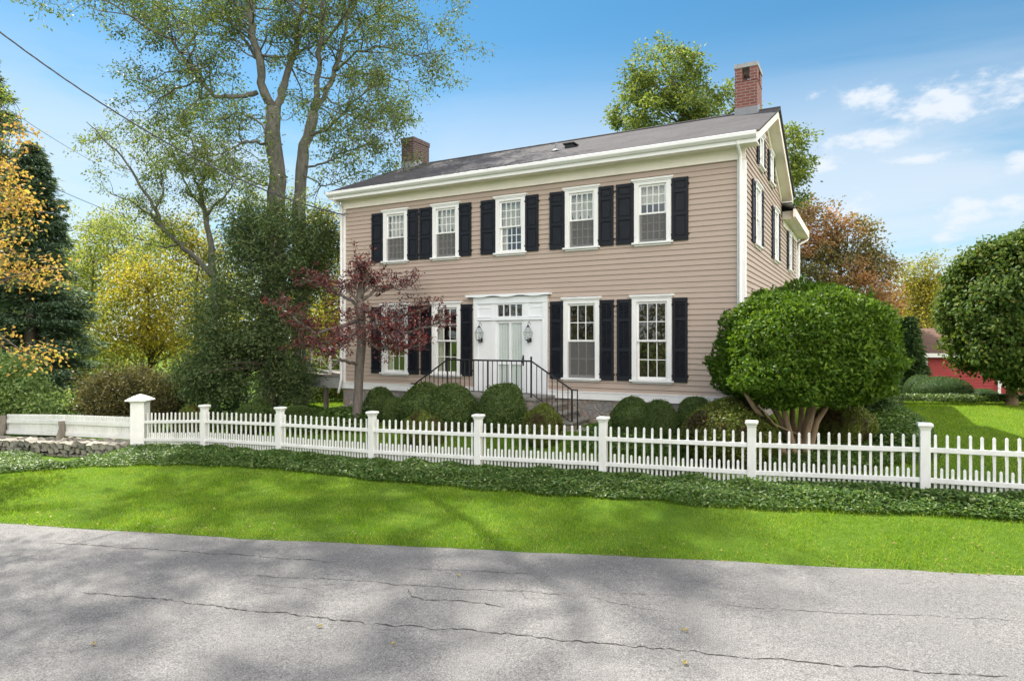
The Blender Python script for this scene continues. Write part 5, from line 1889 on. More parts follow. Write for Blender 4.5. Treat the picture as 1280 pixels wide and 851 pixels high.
# ---- multi-stem evergreen with the clipped mushroom crown
def holly():
    rng = np.random.default_rng(9)
    Z0 = 11.9
    cx = (1004 - 640) / 822 * Z0
    base = np.array([(1000 - 640) / 822 * Z0, Z0, 0]); base[2] = gz(base[0], base[1])
    root = thing('holly_tree', 'glossy green multi-stem evergreen clipped to a mushroom at the right house corner', 'tree', tuple(base))
    rx, ry = 1.50, 1.48
    zt = EYE + 0.98; zb = EYE - 1.12
    cz = EYE - 0.30
    n = 30000
    d = rand_dirs(n, rng)
    up = d[:, 2] > 0
    rz = np.where(up, zt - cz, cz - zb + 0.02)
    fr = rng.normal(size=(9, 3)) * 3.2; ph = rng.uniform(0, 6.28, 9)
    fr2 = rng.normal(size=(7, 3)) * 8; ph2 = rng.uniform(0, 6.28, 7)

    def lump(d):
        r = np.ones(len(d))
        for k in range(9): r += 0.020 * np.sin(d @ fr[k] + ph[k])
        for k in range(7): r += 0.018 * np.sin(d @ fr2[k] + ph2[k])
        return r

    def shape(d, rz):
        # superellipse: full sides, flattened underside
        p = np.stack([d[:, 0], d[:, 1], d[:, 2]], 1)
        q = 2.25
        s = (np.abs(p) ** q).sum(1) ** (-1 / q)
        s2 = np.where(d[:, 2] < 0, (np.abs(p) ** 3.2).sum(1) ** (-1 / 3.2), s)
        return p * s2[:, None] * np.stack([np.full(len(d), rx), np.full(len(d), ry), rz], 1)
    depth = np.abs(rng.normal(size=n)) * 0.055
    c = shape(d, rz) * (lump(d) * (1.0 - depth))[:, None]
    c += np.array([cx, Z0, cz]) - base
    ax = unit(d * 0.7 + rng.normal(size=(n, 3)) * 0.7 + np.array([0, 0, 0.25]))
    nr = unit(d + rng.normal(size=(n, 3)) * 0.55 + np.array([0, 0, 0.4]))
    parts = [leaf_quads(c, ax, nr, 0.088 * rng.uniform(0.7, 1.35, n), 0.040 * rng.uniform(0.8, 1.3, n), rng=rng)]
    sh = rand_dirs(190, rng); sh = sh[sh[:, 2] > -0.25]
    rs = np.where(sh[:, 2] > 0, zt - cz, cz - zb + 0.02)
    tip0 = shape(sh, rs) * lump(sh)[:, None] + np.array([cx, Z0, cz]) - base
    per = 9
    tt = np.tile(np.linspace(0, 1, per), len(sh))
    D0 = np.repeat(unit(sh + rng.normal(size=sh.shape) * 0.35 + np.array([0, 0, 0.35])), per, axis=0)
    ln = np.repeat(rng.uniform(0.03, 0.12, len(sh)), per)
    cs = np.repeat(tip0, per, axis=0) + D0 * (tt * ln)[:, None] + rng.normal(size=(len(tt), 3)) * 0.012
    parts.append(leaf_quads(cs, unit(D0 * 0.7 + rng.normal(size=cs.shape) * 0.6), rand_dirs(len(cs), rng), 0.085 * rng.uniform(0.7, 1.2, len(cs)), 0.038, rng=rng))
    # inner foliage
    n2 = 9000
    d2 = rand_dirs(n2, rng)
    rz2 = np.where(d2[:, 2] > 0, zt - cz, cz - zb)
    c2 = shape(d2, rz2) * (0.93 - 0.3 * rng.uniform(0, 1, n2) ** 1.5)[:, None] + np.array([cx, Z0, cz]) - base
    parts.append(leaf_quads(c2, rand_dirs(n2, rng), rand_dirs(n2, rng), 0.12, 0.07, rng=rng))
    V, F = merge_np(parts)
    link_mesh('crown', np_mesh('crown', V, F), M['holly'], root)
    mb = MB()
    for (x0, px, py, dz) in ((985, 945, 512, -.3), (992, 962, 500, .1), (996, 975, 495, -.1), (1001, 1003, 497, .2), (1005, 1020, 497, -.3), (1008, 1042, 494, .1), (1000, 990, 490, .5), (1004, 1032, 505, .5), (1007, 1015, 492, -.1)):
        a = np.array(P3(x0, 425, Z0 + rng.uniform(-.12, .12))); a[2] = base[2] - 0.1
        b = np.array(P3(px, py, Z0 + dz))
        t = b + (b - a) * 0.45
        m1 = a + (b - a) * 0.5 + rng.normal(size=3) * 0.04; m1[0] += (a[0] - b[0]) * 0.12
        mb.tube([a - base, a + (m1 - a) * 0.5 - base, m1 - base, b - base, t - base], [0.075, 0.062, 0.055, 0.047, 0.03], 8)
    mb.tube([np.array(P3(1004, 545, Z0 + .05)) - base, np.array(P3(968, 530, Z0 - .4)) - base, np.array(P3(948, 505, Z0 - .5)) - base], [0.02, 0.017, 0.012], 5)
    mb.build('trunk', M['bark_tan'], root, True)


holly()


# ---- round shade tree at the right
def round_tree():
    rng = np.random.default_rng(19)
    Z0 = 20.0
    base = np.array([(1264 - 640) / 822 * Z0, Z0, 0]); base[2] = gz(base[0], base[1])
    root = thing('round_tree', 'dense globe shaped broadleaf tree at right edge, low over the lawn', 'tree', tuple(base))
    c0 = np.array(P3(1274, 385, Z0))
    rx, rzu, rzd = 1.82, 2.24, 2.18
    n = 2600
    d = rand_dirs(n, rng)
    fr = rng.normal(size=(8, 3)) * 4; ph = rng.uniform(0, 6.28, 8)
    lump = np.ones(n)
    for k in range(8): lump += 0.03 * np.sin(d @ fr[k] + ph[k])
    rr = np.where(d[:, 2] > 0, rzu, rzd)
    q = 2.2
    s = (np.abs(d) ** q).sum(1) ** (-1 / q)
    s = np.where(d[:, 2] < 0, (np.abs(d) ** 2.8).sum(1) ** (-1 / 2.8), s)
    dep = 1 - 0.32 * rng.uniform(0, 1, n) ** 2.2
    cen = d * (s * lump * dep)[:, None] * np.stack([np.full(n, rx), np.full(n, rx), rr], 1)
    cen = cen + c0 - base
    per = 22
    C = np.repeat(cen, per, axis=0); D = np.repeat(d, per, axis=0)
    m = len(C)
    off = rng.normal(size=(m, 3)) * 0.10
    c = C + off
    ax = unit(D * 0.5 + rng.normal(size=(m, 3)) * 0.6 + np.array([0, 0, -0.45]))
    nr = unit(D + rng.normal(size=(m, 3)) * 0.5 + np.array([0, 0, 0.5]))
    V, F = leaf_quads(c, ax, nr, 0.135 * rng.uniform(0.6, 1.3, m), 0.085 * rng.uniform(0.7, 1.3, m), rng=rng)
    link_mesh('crown', np_mesh('crown', V, F), M['round'], root)
    mb = MB()
    tp = [np.array(P3(1264, 520, Z0)) - base, np.array(P3(1265, 490, Z0)) - base, np.array(P3(1264, 450, Z0)) - base, np.array(P3(1262, 380, Z0)) - base]
    mb.tube(tp, [0.20, 0.16, 0.14, 0.07], 9)
    for k in range(18):
        e = cen[rng.integers(n)]
        mb.tube(curve_path(tp[2] + (tp[3] - tp[2]) * rng.uniform(-.2, 0.9), e * 0.96, rng, 0.06, 5, 0.04), [0.06, 0.05, 0.04, 0.03, 0.02, 0.012], 5)
    mb.tube([tp[1], np.array(P3(1274, 470, Z0 - .2)) - base, np.array(P3(1290, 445, Z0 - .3)) - base], [0.09, 0.07, 0.04], 7)
    mb.build('trunk', M['bark_tan'], root, True)


round_tree()


# ---- dark conifers
def conifer(label, px, ptop, Z, rpx, mat, seed, name='conifer_tree', dens=1.0):
    rng = np.random.default_rng(seed)
    x = (px - 640) / 822 * Z
    base = np.array([x, Z, gz(x, Z)])
    H = EYE + (425 - ptop) / 822 * Z - base[2]
    Rb = rpx * Z / 822
    root = thing(name, label, 'tree', tuple(base))
    mb = MB()
    mb.tube([(0, 0, -0.2), (0.03, 0, H * 0.5), (0, 0, H)], [0.22, 0.14, 0.02], 8)
    cs, axs = [], []
    nb = int(190 * dens)
    for k in range(nb):
        t = (k + rng.uniform(0, 1)) / nb
        z = H * (0.06 + 0.93 * t)
        rmax = Rb * (1 - t) ** 0.62 * rng.uniform(0.7, 1.12) + 0.12
        a = rng.uniform(0, 2 * PI)
        u = np.array([math.cos(a), math.sin(a), 0])
        tip = u * rmax + np.array([0, 0, z - 0.10 * rmax + 0.25 * rmax * t])
        pth = curve_path((0, 0, z), tip, rng, 0.04, 4, -0.04)
        mb.tube(pth, [0.03, 0.024, 0.018, 0.012, 0.006], 4)
        m = int(46 + 150 * rmax)
        tt = rng.uniform(0.15, 1.05, m)
        c = np.outer(1 - tt, np.array([0, 0, z])) + np.outer(tt, tip)
        side = np.array([-u[1], u[0], 0])
        lat = rng.normal(size=m) * (0.10 + 0.26 * rmax * (1 - tt * 0.6))
        c += np.outer(lat, side)
        c[:, 2] += -np.abs(rng.normal(size=m)) * 0.12 - 0.10 * np.abs(lat) + 0.05
        cs.append(c)
        ax = np.tile(u, (m, 1)) * 0.8 + np.outer(np.sign(lat), side) * 0.6 + rng.normal(size=(m, 3)) * 0.35 + np.array([0, 0, -0.25])
        axs.append(ax)
    c = np.concatenate(cs); ax = np.concatenate(axs); m = len(c)
    V, F = leaf_quads(c, ax, unit(rng.normal(size=(m, 3)) * 0.5 + np.array([0, 0, 1])), 0.22 * rng.uniform(0.6, 1.3, m), 0.05 * rng.uniform(0.7, 1.5, m), rng=rng)
    link_mesh('crown', np_mesh('crown', V, F), mat, root)
    mb.build('trunk', M['bark_dark'], root, True)


conifer('dark spruce like conifer with a pointed top at the left edge', 38, 175, 25.0, 80, M['conifer'], 41, dens=1.2)
conifer('second dark conifer half outside the left edge, taller', -18, 60, 28.0, 85, M['conifer'], 42)
conifer('narrow dark evergreen between the multi-stem tree and the red barn', 1136, 396, 25.5, 20, M['dark_shrub'], 43, dens=0.8)

# ---- yew mass left of the house
lobed_tree('yew_tree', 'dark shaggy evergreen mass standing left of the house under the tall tree', 'tree',
           (*P3(335, 425, 19.3)[:2], gz(*P3(335, 425, 19.3)[:2])),
           [lobe(345, 310, 19.6, 58, 62, 1.5), lobe(300, 390, 19.2, 64, 75, 1.7), lobe(280, 455, 18.9, 46, 52, 1.4), lobe(350, 430, 19.4, 48, 70, 1.4), lobe(395, 300, 20.6, 32, 42, 1.0, 1.4),
            lobe(320, 290, 19.4, 40, 45, 1.1), lobe(250, 475, 19.0, 20, 30, 0.9, 0.9), lobe(380, 345, 20.4, 30, 40, 0.9, 1.2), lobe(360, 480, 19.0, 34, 30, 1.0)],
           M['yew'], M['bark_dark'], leaf=0.11, clumps=900, per=70, sig=0.20, trunk_r=0.26, shell=0.35, seed=51, limbs=60, aspect=0.35)

lobed_tree('understory_shrub', 'dark leafy shrub filling the shade under the yew beside the porch', 'shrub',
           (*P3(300, 425, 21.4)[:2], gz(*P3(300, 425, 21.4)[:2])), [lobe(330, 492, 21.8, 60, 26), lobe(270, 490, 21.4, 46, 26), lobe(240, 480, 21.6, 36, 34)],
           M['dark_shrub'], M['bark_dark'], leaf=0.10, clumps=260, per=44, sig=0.16, trunk_r=0.05, shell=0.4, seed=57, limbs=14, fork=0.1)
lobed_tree('understory_shrub', 'olive shrub seen through the piers beneath the side porch', 'shrub',
           (*P3(405, 425, 25)[:2], gz(*P3(405, 425, 25)[:2])), [lobe(405, 470, 25, 40, 40), lobe(375, 480, 25, 30, 34), lobe(430, 480, 25, 26, 34)],
           M['green_tall'], M['bark_dark'], leaf=0.12, clumps=200, per=40, sig=0.20, trunk_r=0.05, shell=0.4, seed=58, limbs=14, fork=0.1)

# ---- gold maple whose boughs reach in from the left
lobed_tree('maple_tree', 'golden autumn maple whose boughs reach in at the left edge', 'tree',
           (-13.6, 15.9, gz(-13.6, 15.9) - 0.05),
           [lobe(18, 262, 15.5, 34, 34), lobe(-10, 225, 15.5, 46, 40), lobe(8, 335, 15.2, 66, 22), lobe(40, 345, 15.0, 38, 14), lobe(42, 442, 15.0, 50, 12), lobe(-40, 300, 15.6, 60, 60), lobe(-40, 420, 15.3, 50, 30), lobe(20, 170, 15.6, 22, 16, None, 0.12),
            lobe(-60, -90, 16, 110, 50), lobe(50, -190, 17, 110, 60), lobe(-170, -40, 15.5, 80, 90), lobe(-60, -300, 16.5, 130, 70)],
           M['maple_gold'], M['bark_dark'], leaf=0.095, clumps=900, per=17, sig=0.18, trunk_r=0.16, shell=0.2, seed=52, limbs=90, fork=0.3, aspect=0.7,
           trunk_top=tuple(P3(-80, -120, 15.8)))
lobed_tree('young_tree', 'thin green treetop above the golden maple at the top left edge', 'tree',
           (-17.6, 20.5, gz(-17.6, 20.5)), [lobe(2, 130, 20.5, 18, 26), lobe(-20, 170, 20.5, 26, 34)],
           M['sapling'], M['bark_dark'], leaf=0.11, clumps=60, per=16, sig=0.16, trunk_r=0.1, shell=0.2, seed=53, limbs=30, fork=0.6)

# ---- light shrub and bronze hedge behind the stone wall
lobed_tree('leafy_shrub', 'pale glossy shrub spilling behind the left end of the fence wing', 'shrub',
           (-15.4, 20.4, gz(-15.4, 20.4)), [lobe(20, 490, 20.4, 46, 30), lobe(60, 505, 20.2, 34, 18), lobe(-10, 470, 20.6, 40, 34), lobe(30, 462, 20.4, 24, 18)],
           M['light_shrub'], M['bark_dark'], leaf=0.12, clumps=260, per=34, sig=0.14, trunk_r=0.06, shell=0.4, seed=54, limbs=30, fork=0.1)
lobed_tree('bronze_shrub', 'rounded bronze leaved shrub behind the tall capped gatepost', 'shrub',
           (-12.2, 21.2, gz(-12.2, 21.2)), [lobe(165, 495, 21.2, 62, 40), lobe(140, 500, 21.0, 38, 34), lobe(205, 500, 20.8, 30, 34)],
           M['brown_hedge'], M['bark_dark'], leaf=0.085, clumps=520, per=60, sig=0.16, trunk_r=0.06, shell=0.5, seed=55, limbs=16, fork=0.1)

# ---- woodland trees behind the left garden
wood = 'woodland trees behind the left garden'
for k, (px, lobes_, mat, lab, sd, cl, lf) in enumerate([
    (178, [lobe(180, 350, 30, 48, 48), lobe(215, 390, 29.5, 45, 50), lobe(150, 400, 30, 40, 45), lobe(195, 430, 29.5, 60, 36)], 'yellow', 'bright yellow autumn tree standing behind the bronze shrub', 61, 420, 0.15),
    (110, [lobe(120, 330, 34, 38, 44), lobe(100, 400, 34, 40, 60), lobe(140, 290, 34, 36, 36), lobe(130, 450, 33, 50, 36)], 'pale', 'pale green loose tree between the left conifer and the yellow tree', 62, 330, 0.16),
    (245, [lobe(250, 330, 33, 40, 50), lobe(230, 290, 33, 40, 30), lobe(265, 400, 32, 40, 60)], 'gold_far', 'olive gold tree showing between the yellow tree and the yew', 63, 300, 0.16),
    (420, [lobe(415, 350, 30, 28, 60), lobe(395, 400, 30, 40, 40), lobe(425, 420, 29, 30, 60), lobe(408, 290, 31, 26, 40)], 'yellow', 'yellow green tree glimpsed between the yew and the house corner', 64, 300, 0.15),
    (75, [lobe(60, 420, 38, 60, 60), lobe(90, 330, 38, 30, 40)], 'green_tall', 'dull green tree far behind the left conifers', 65, 200, 0.2),
    (330, [lobe(320, 260, 36, 40, 45), lobe(300, 330, 36, 50, 60), lobe(370, 270, 37, 50, 40)], 'pale', 'pale airy tree behind the trunk of the tall tree', 66, 180, 0.16),
    (180, [lobe(165, 300, 44, 60, 40), lobe(120, 280, 44, 40, 30), lobe(220, 330, 44, 60, 60)], 'pale', 'thin pale tree farthest behind the yellow tree', 67, 170, 0.2),
]):
    Zt = lobes_[0][0][1]
    x = (px - 640) / 822 * Zt
    lobed_tree('woodland_tree', lab, 'tree', (x, Zt, gz(x, Zt)), lobes_, M[mat], M['bark_dark'], leaf=lf, clumps=cl, per=26, sig=0.32, trunk_r=0.15, shell=0.2, seed=sd, group=wood, limbs=34, fork=0.25)


# ---- slender tree before the tall one, with long bare limbs
def slender():
    rng = np.random.default_rng(71)
    Z0 = 23.5
    bx = (268 - 640) / 822 * Z0
    base = np.array([bx, Z0, gz(bx, Z0)])
    root = thing('slender_tree', 'slender open tree with wavy bare limbs left of the tall tree', 'tree', tuple(base))
    mb = MB(); tips = []
    L = [([(270, 540), (268, 420), (268, 345), (262, 300), (256, 262), (250, 235), (262, 205), (252, 170)], [0, 0, 0, 0, 0, 0, 0, 0], 0.16, 0.02),
         ([(266, 345), (246, 325), (226, 305), (205, 288), (195, 262), (180, 240), (160, 205), (130, 172), (108, 152)], [0, -.4, -.8, -1, -1.2, -1.3, -1.4, -1.6, -1.8], 0.10, 0.012),
         ([(205, 290), (190, 270), (160, 250), (135, 240)], [-1, -1.2, -1.5, -2], 0.05, 0.012),
         ([(256, 262), (238, 240), (225, 210), (205, 180), (190, 168)], [0, .5, .8, 1.0, 1.2], 0.05, 0.01),
         ([(258, 270), (280, 245), (296, 225), (318, 215)], [0, -.4, -.7, -1], 0.05, 0.01),
         ([(250, 236), (240, 215), (246, 190), (232, 160), (228, 140)], [0, -.4, -.6, -.9, -1], 0.045, 0.01),
         ([(226, 305), (205, 310), (180, 300), (150, 290), (128, 280)], [-.8, -.4, 0, .4, .8], 0.045, 0.01),
         ([(195, 262), (205, 235), (200, 215), (182, 190), (176, 165)], [-1.2, -1, -.8, -.4, 0], 0.04, 0.01)]
    for pts, dz, r0, r1 in L:
        p = [np.array(P3(a, b, Z0 + d)) - base for (a, b), d in zip(pts, dz)]
        out = []
        for a, b in zip(p[:-1], p[1:]):
            for i in range(4): out.append(a + (b - a) * i / 4 + rng.normal(size=3) * 0.03)
        out.append(p[-1]); n = len(out)
        mb.tube(out, [r0 + (r1 - r0) * i / (n - 1) for i in range(n)], 6)
        ln = sum(np.linalg.norm(b - a) for a, b in zip(out[:-1], out[1:]))
        start = 0.5 if r0 > 0.15 else 0.25
        for k in range(int(ln * 3.4)):
            i = rng.uniform(start, 1) * (n - 1); i0 = min(int(i), n - 2)
            a = out[i0]
            d = unit((out[i0 + 1] - out[i0])[None])[0] * 0.6 + unit(rng.normal(size=(1, 3)))[0] * 0.8 + np.array([0, 0, 0.1]); d /= np.linalg.norm(d)
            e = a + d * rng.uniform(0.4, 1.3)
            pth = curve_path(a, e, rng, 0.1, 4)
            mb.tube(pth, [0.014, 0.011, 0.009, 0.006, 0.004], 3)
            for m in range(4):
                s = pth[rng.integers(1, 5)]
                e2 = s + (d * 0.5 + unit(rng.normal(size=(1, 3)))[0] * 0.8 + np.array([0, 0, -.15])) * rng.uniform(0.2, 0.55)
                tips += [e2, (s + e2) / 2]
            tips.append(pth[-1])
    mb.build('trunk', M['bark'], root, True)
    V, F = clump_leaves(np.array(tips), 0.12, 12, 0.10, rng, 0.42, 0.5)
    link_mesh('crown', np_mesh('crown', V, F), M['sapling'], root)


slender()

# ---- trees behind the house and to the right
lobed_tree('shade_tree', 'tall full green tree rising behind the roof beside the right chimney', 'tree',
           (*P3(885, 425, 36)[:2], gz(*P3(885, 425, 36)[:2])),
           [lobe(828, 90, 36, 48, 42), lobe(795, 135, 36, 34, 36), lobe(858, 118, 36, 34, 44), lobe(835, 150, 35, 60, 34), lobe(905, 150, 36, 48, 44), lobe(990, 195, 36, 30, 46), lobe(975, 235, 36, 42, 44),
            lobe(900, 230, 36, 90, 50), lobe(806, 108, 36, 26, 26)],
           M['green_tall'], M['bark_dark'], leaf=0.20, clumps=520, per=60, sig=0.25, trunk_r=0.4, shell=0.5, seed=81, limbs=70, fork=0.35)
lobed_tree('autumn_tree', 'rust and olive autumn tree behind the right rear of the house', 'tree',
           (*P3(1045, 425, 29)[:2], gz(*P3(1045, 425, 29)[:2])),
           [lobe(1020, 280, 29, 34, 32), lobe(1062, 305, 29, 36, 36), lobe(1092, 345, 29, 30, 44), lobe(1015, 340, 29, 40, 50), lobe(1060, 370, 28.5, 60, 50), lobe(1040, 420, 28.5, 70, 50), lobe(1095, 400, 29, 30, 40)],
           M['orange'], M['bark_dark'], leaf=0.15, clumps=760, per=44, sig=0.24, trunk_r=0.3, shell=0.35, seed=82, limbs=60, fork=0.25, flat=0.5)
lobed_tree('yellowing_tree', 'yellow green tree in the gap left of the round tree', 'tree',
           (*P3(1148, 425, 44)[:2], gz(*P3(1148, 425, 44)[:2])),
           [lobe(1150, 345, 44, 28, 28), lobe(1140, 385, 44, 34, 40), lobe(1165, 380, 44, 26, 40), lobe(1130, 430, 43, 36, 34)],
           M['gold_far'], M['bark_dark'], leaf=0.2, clumps=300, per=40, sig=0.42, trunk_r=0.25, shell=0.3, seed=83, limbs=40, fork=0.25)
lobed_tree('hazel_shrub', 'bare brownish shrub behind the left end of the red barn roof', 'shrub',
           (*P3(1128, 425, 36)[:2], gz(*P3(1128, 425, 36)[:2])), [lobe(1128, 420, 36, 30, 26), lobe(1110, 440, 36, 24, 30)],
           M['brown_hedge'], M['bark_dark'], leaf=0.13, clumps=150, per=24, sig=0.26, trunk_r=0.08, shell=0.3, seed=84, limbs=40, fork=0.1)
lobed_tree('laurel_shrub', 'dark low shrub beneath the right side of the multi-stem tree', 'shrub',
           (*P3(1100, 425, 13.6)[:2], gz(*P3(1100, 425, 13.6)[:2])), [lobe(1088, 485, 13.6, 28, 28), lobe(1075, 475, 14, 34, 30), lobe(1100, 478, 14.2, 18, 24)],
           M['dark_shrub'], M['bark_dark'], leaf=0.075, clumps=330, per=40, sig=0.09, trunk_r=0.04, shell=0.4, seed=85, limbs=20, fork=0.1)


# ------------------------------------------------------------------ grass, groundcover, litter (stuff)
def poly_y(line, x):
    return lerp_line([(p[0], p[1]) for p in line], x)


def fence_y(x):
    pts = [(p[0], p[1]) for p in allp] + [(-12.0, 17.6), (-15.6, 18.9)]
    return lerp_line(pts, x)


def vnoise(x, y, rng, n=10, f=1.0):
    s = np.zeros(len(x))
    for k in range(n):
        a = rng.uniform(0, 6.28); w = rng.uniform(0.4, 2.2) * f
        s += np.sin((x * math.cos(a) + y * math.sin(a)) * w + rng.uniform(0, 6.28))
    return s / math.sqrt(n)


def blades(name, x, y, h, w, rng, mat):
    n = len(x)
    z = np.concatenate([G(a, b) for a, b in zip(np.array_split(x, 60), np.array_split(y, 60))])
    a = rng.uniform(0, 2 * PI, n)
    dx, dy = np.cos(a) * w * 0.5, np.sin(a) * w * 0.5
    lean = rng.normal(size=(n, 2)) * 0.55
    v = np.empty((n, 3, 3), dtype=np.float32)
    v[:, 0] = np.stack([x - dx, y - dy, z - 0.01], 1)
    v[:, 1] = np.stack([x + dx, y + dy, z - 0.01], 1)
    v[:, 2] = np.stack([x + lean[:, 0] * h, y + lean[:, 1] * h, z + h], 1)
    me = np_mesh(name, v.reshape(-1, 3), np.arange(3 * n, dtype=np.int32).reshape(-1, 3))
    return tag(link_mesh(name, me, mat), kind='stuff')


def build_grass():
    rng = np.random.default_rng(101)
    # roadside lawn
    n = 420000
    x = rng.uniform(-16, 11, n); y = rng.uniform(6, 15, n)
    e = road_edge_y(x) + vnoise(x, y, rng, 8, 6) * 0.03
    k = (y > e - 0.03) & (y < poly_y(IVY_FRONT, x) + 0.15)
    x, y = x[k], y[k]
    edge = np.clip((y - road_edge_y(x)) / 0.35, 0, 1)
    h = (0.040 + 0.012 * vnoise(x, y, rng, 8, 3)) * rng.uniform(0.5, 1.35, len(x)) * (0.75 + 0.25 * edge) + 0.004
    h = np.where((edge < 0.6) & (rng.uniform(size=len(x)) < 0.12), h * 2.0, h)
    o = blades('grass', x, y, np.maximum(h, 0.01), 0.0085, rng, M['grass'])
    tag(o, 'bright mown roadside lawn between road and fence', 'grass', kind='stuff')
    # lawn behind the fence and beside the house
    n = 420000
    x = rng.uniform(-10, 24, n); y = rng.uniform(8, 24, n)
    k = (y > fence_y(x) + 0.5)
    lx = (x - HX) * HD[0] + (y - HY) * HD[1]; ly = (x - HX) * HN[0] + (y - HY) * HN[1]
    k &= ~((lx < 0.2) & (ly > -1.0) & (lx > -13))
    k &= (np.abs(x / np.maximum(y, 1)) < 0.86)
    x, y = x[k], y[k]
    h = 0.045 * rng.uniform(0.5, 1.35, len(x))
    o = blades('grass', x, y, h, 0.012, rng, M['grass'])
    tag(o, 'garden lawn behind the picket fence', 'grass', kind='stuff')


build_grass()


def groundcover(label, x, y, h, rng, leaf=0.062, mat='ivy'):
    n = len(x)
    z = np.concatenate([G(a, b) for a, b in zip(np.array_split(x, 30), np.array_split(y, 30))])
    zz = z + h * rng.uniform(0.15, 1.0, n) ** 0.6
    c = np.stack([x, y, zz], 1)
    a = rng.uniform(0, 2 * PI, n)
    ax = np.stack([np.cos(a), np.sin(a), rng.normal(size=n) * 0.45 - 0.1], 1)
    nr = unit(np.stack([rng.normal(size=n) * 0.5, rng.normal(size=n) * 0.5 - 0.25, np.ones(n)], 1))
    V, F = leaf_quads(c, ax, nr, leaf * rng.uniform(0.6, 1.35, n), leaf * 0.48 * rng.uniform(0.7, 1.3, n), rng=rng)
    o = link_mesh('groundcover', np_mesh('groundcover', V, F), M[mat])
    return tag(o, label, 'groundcover', kind='stuff')


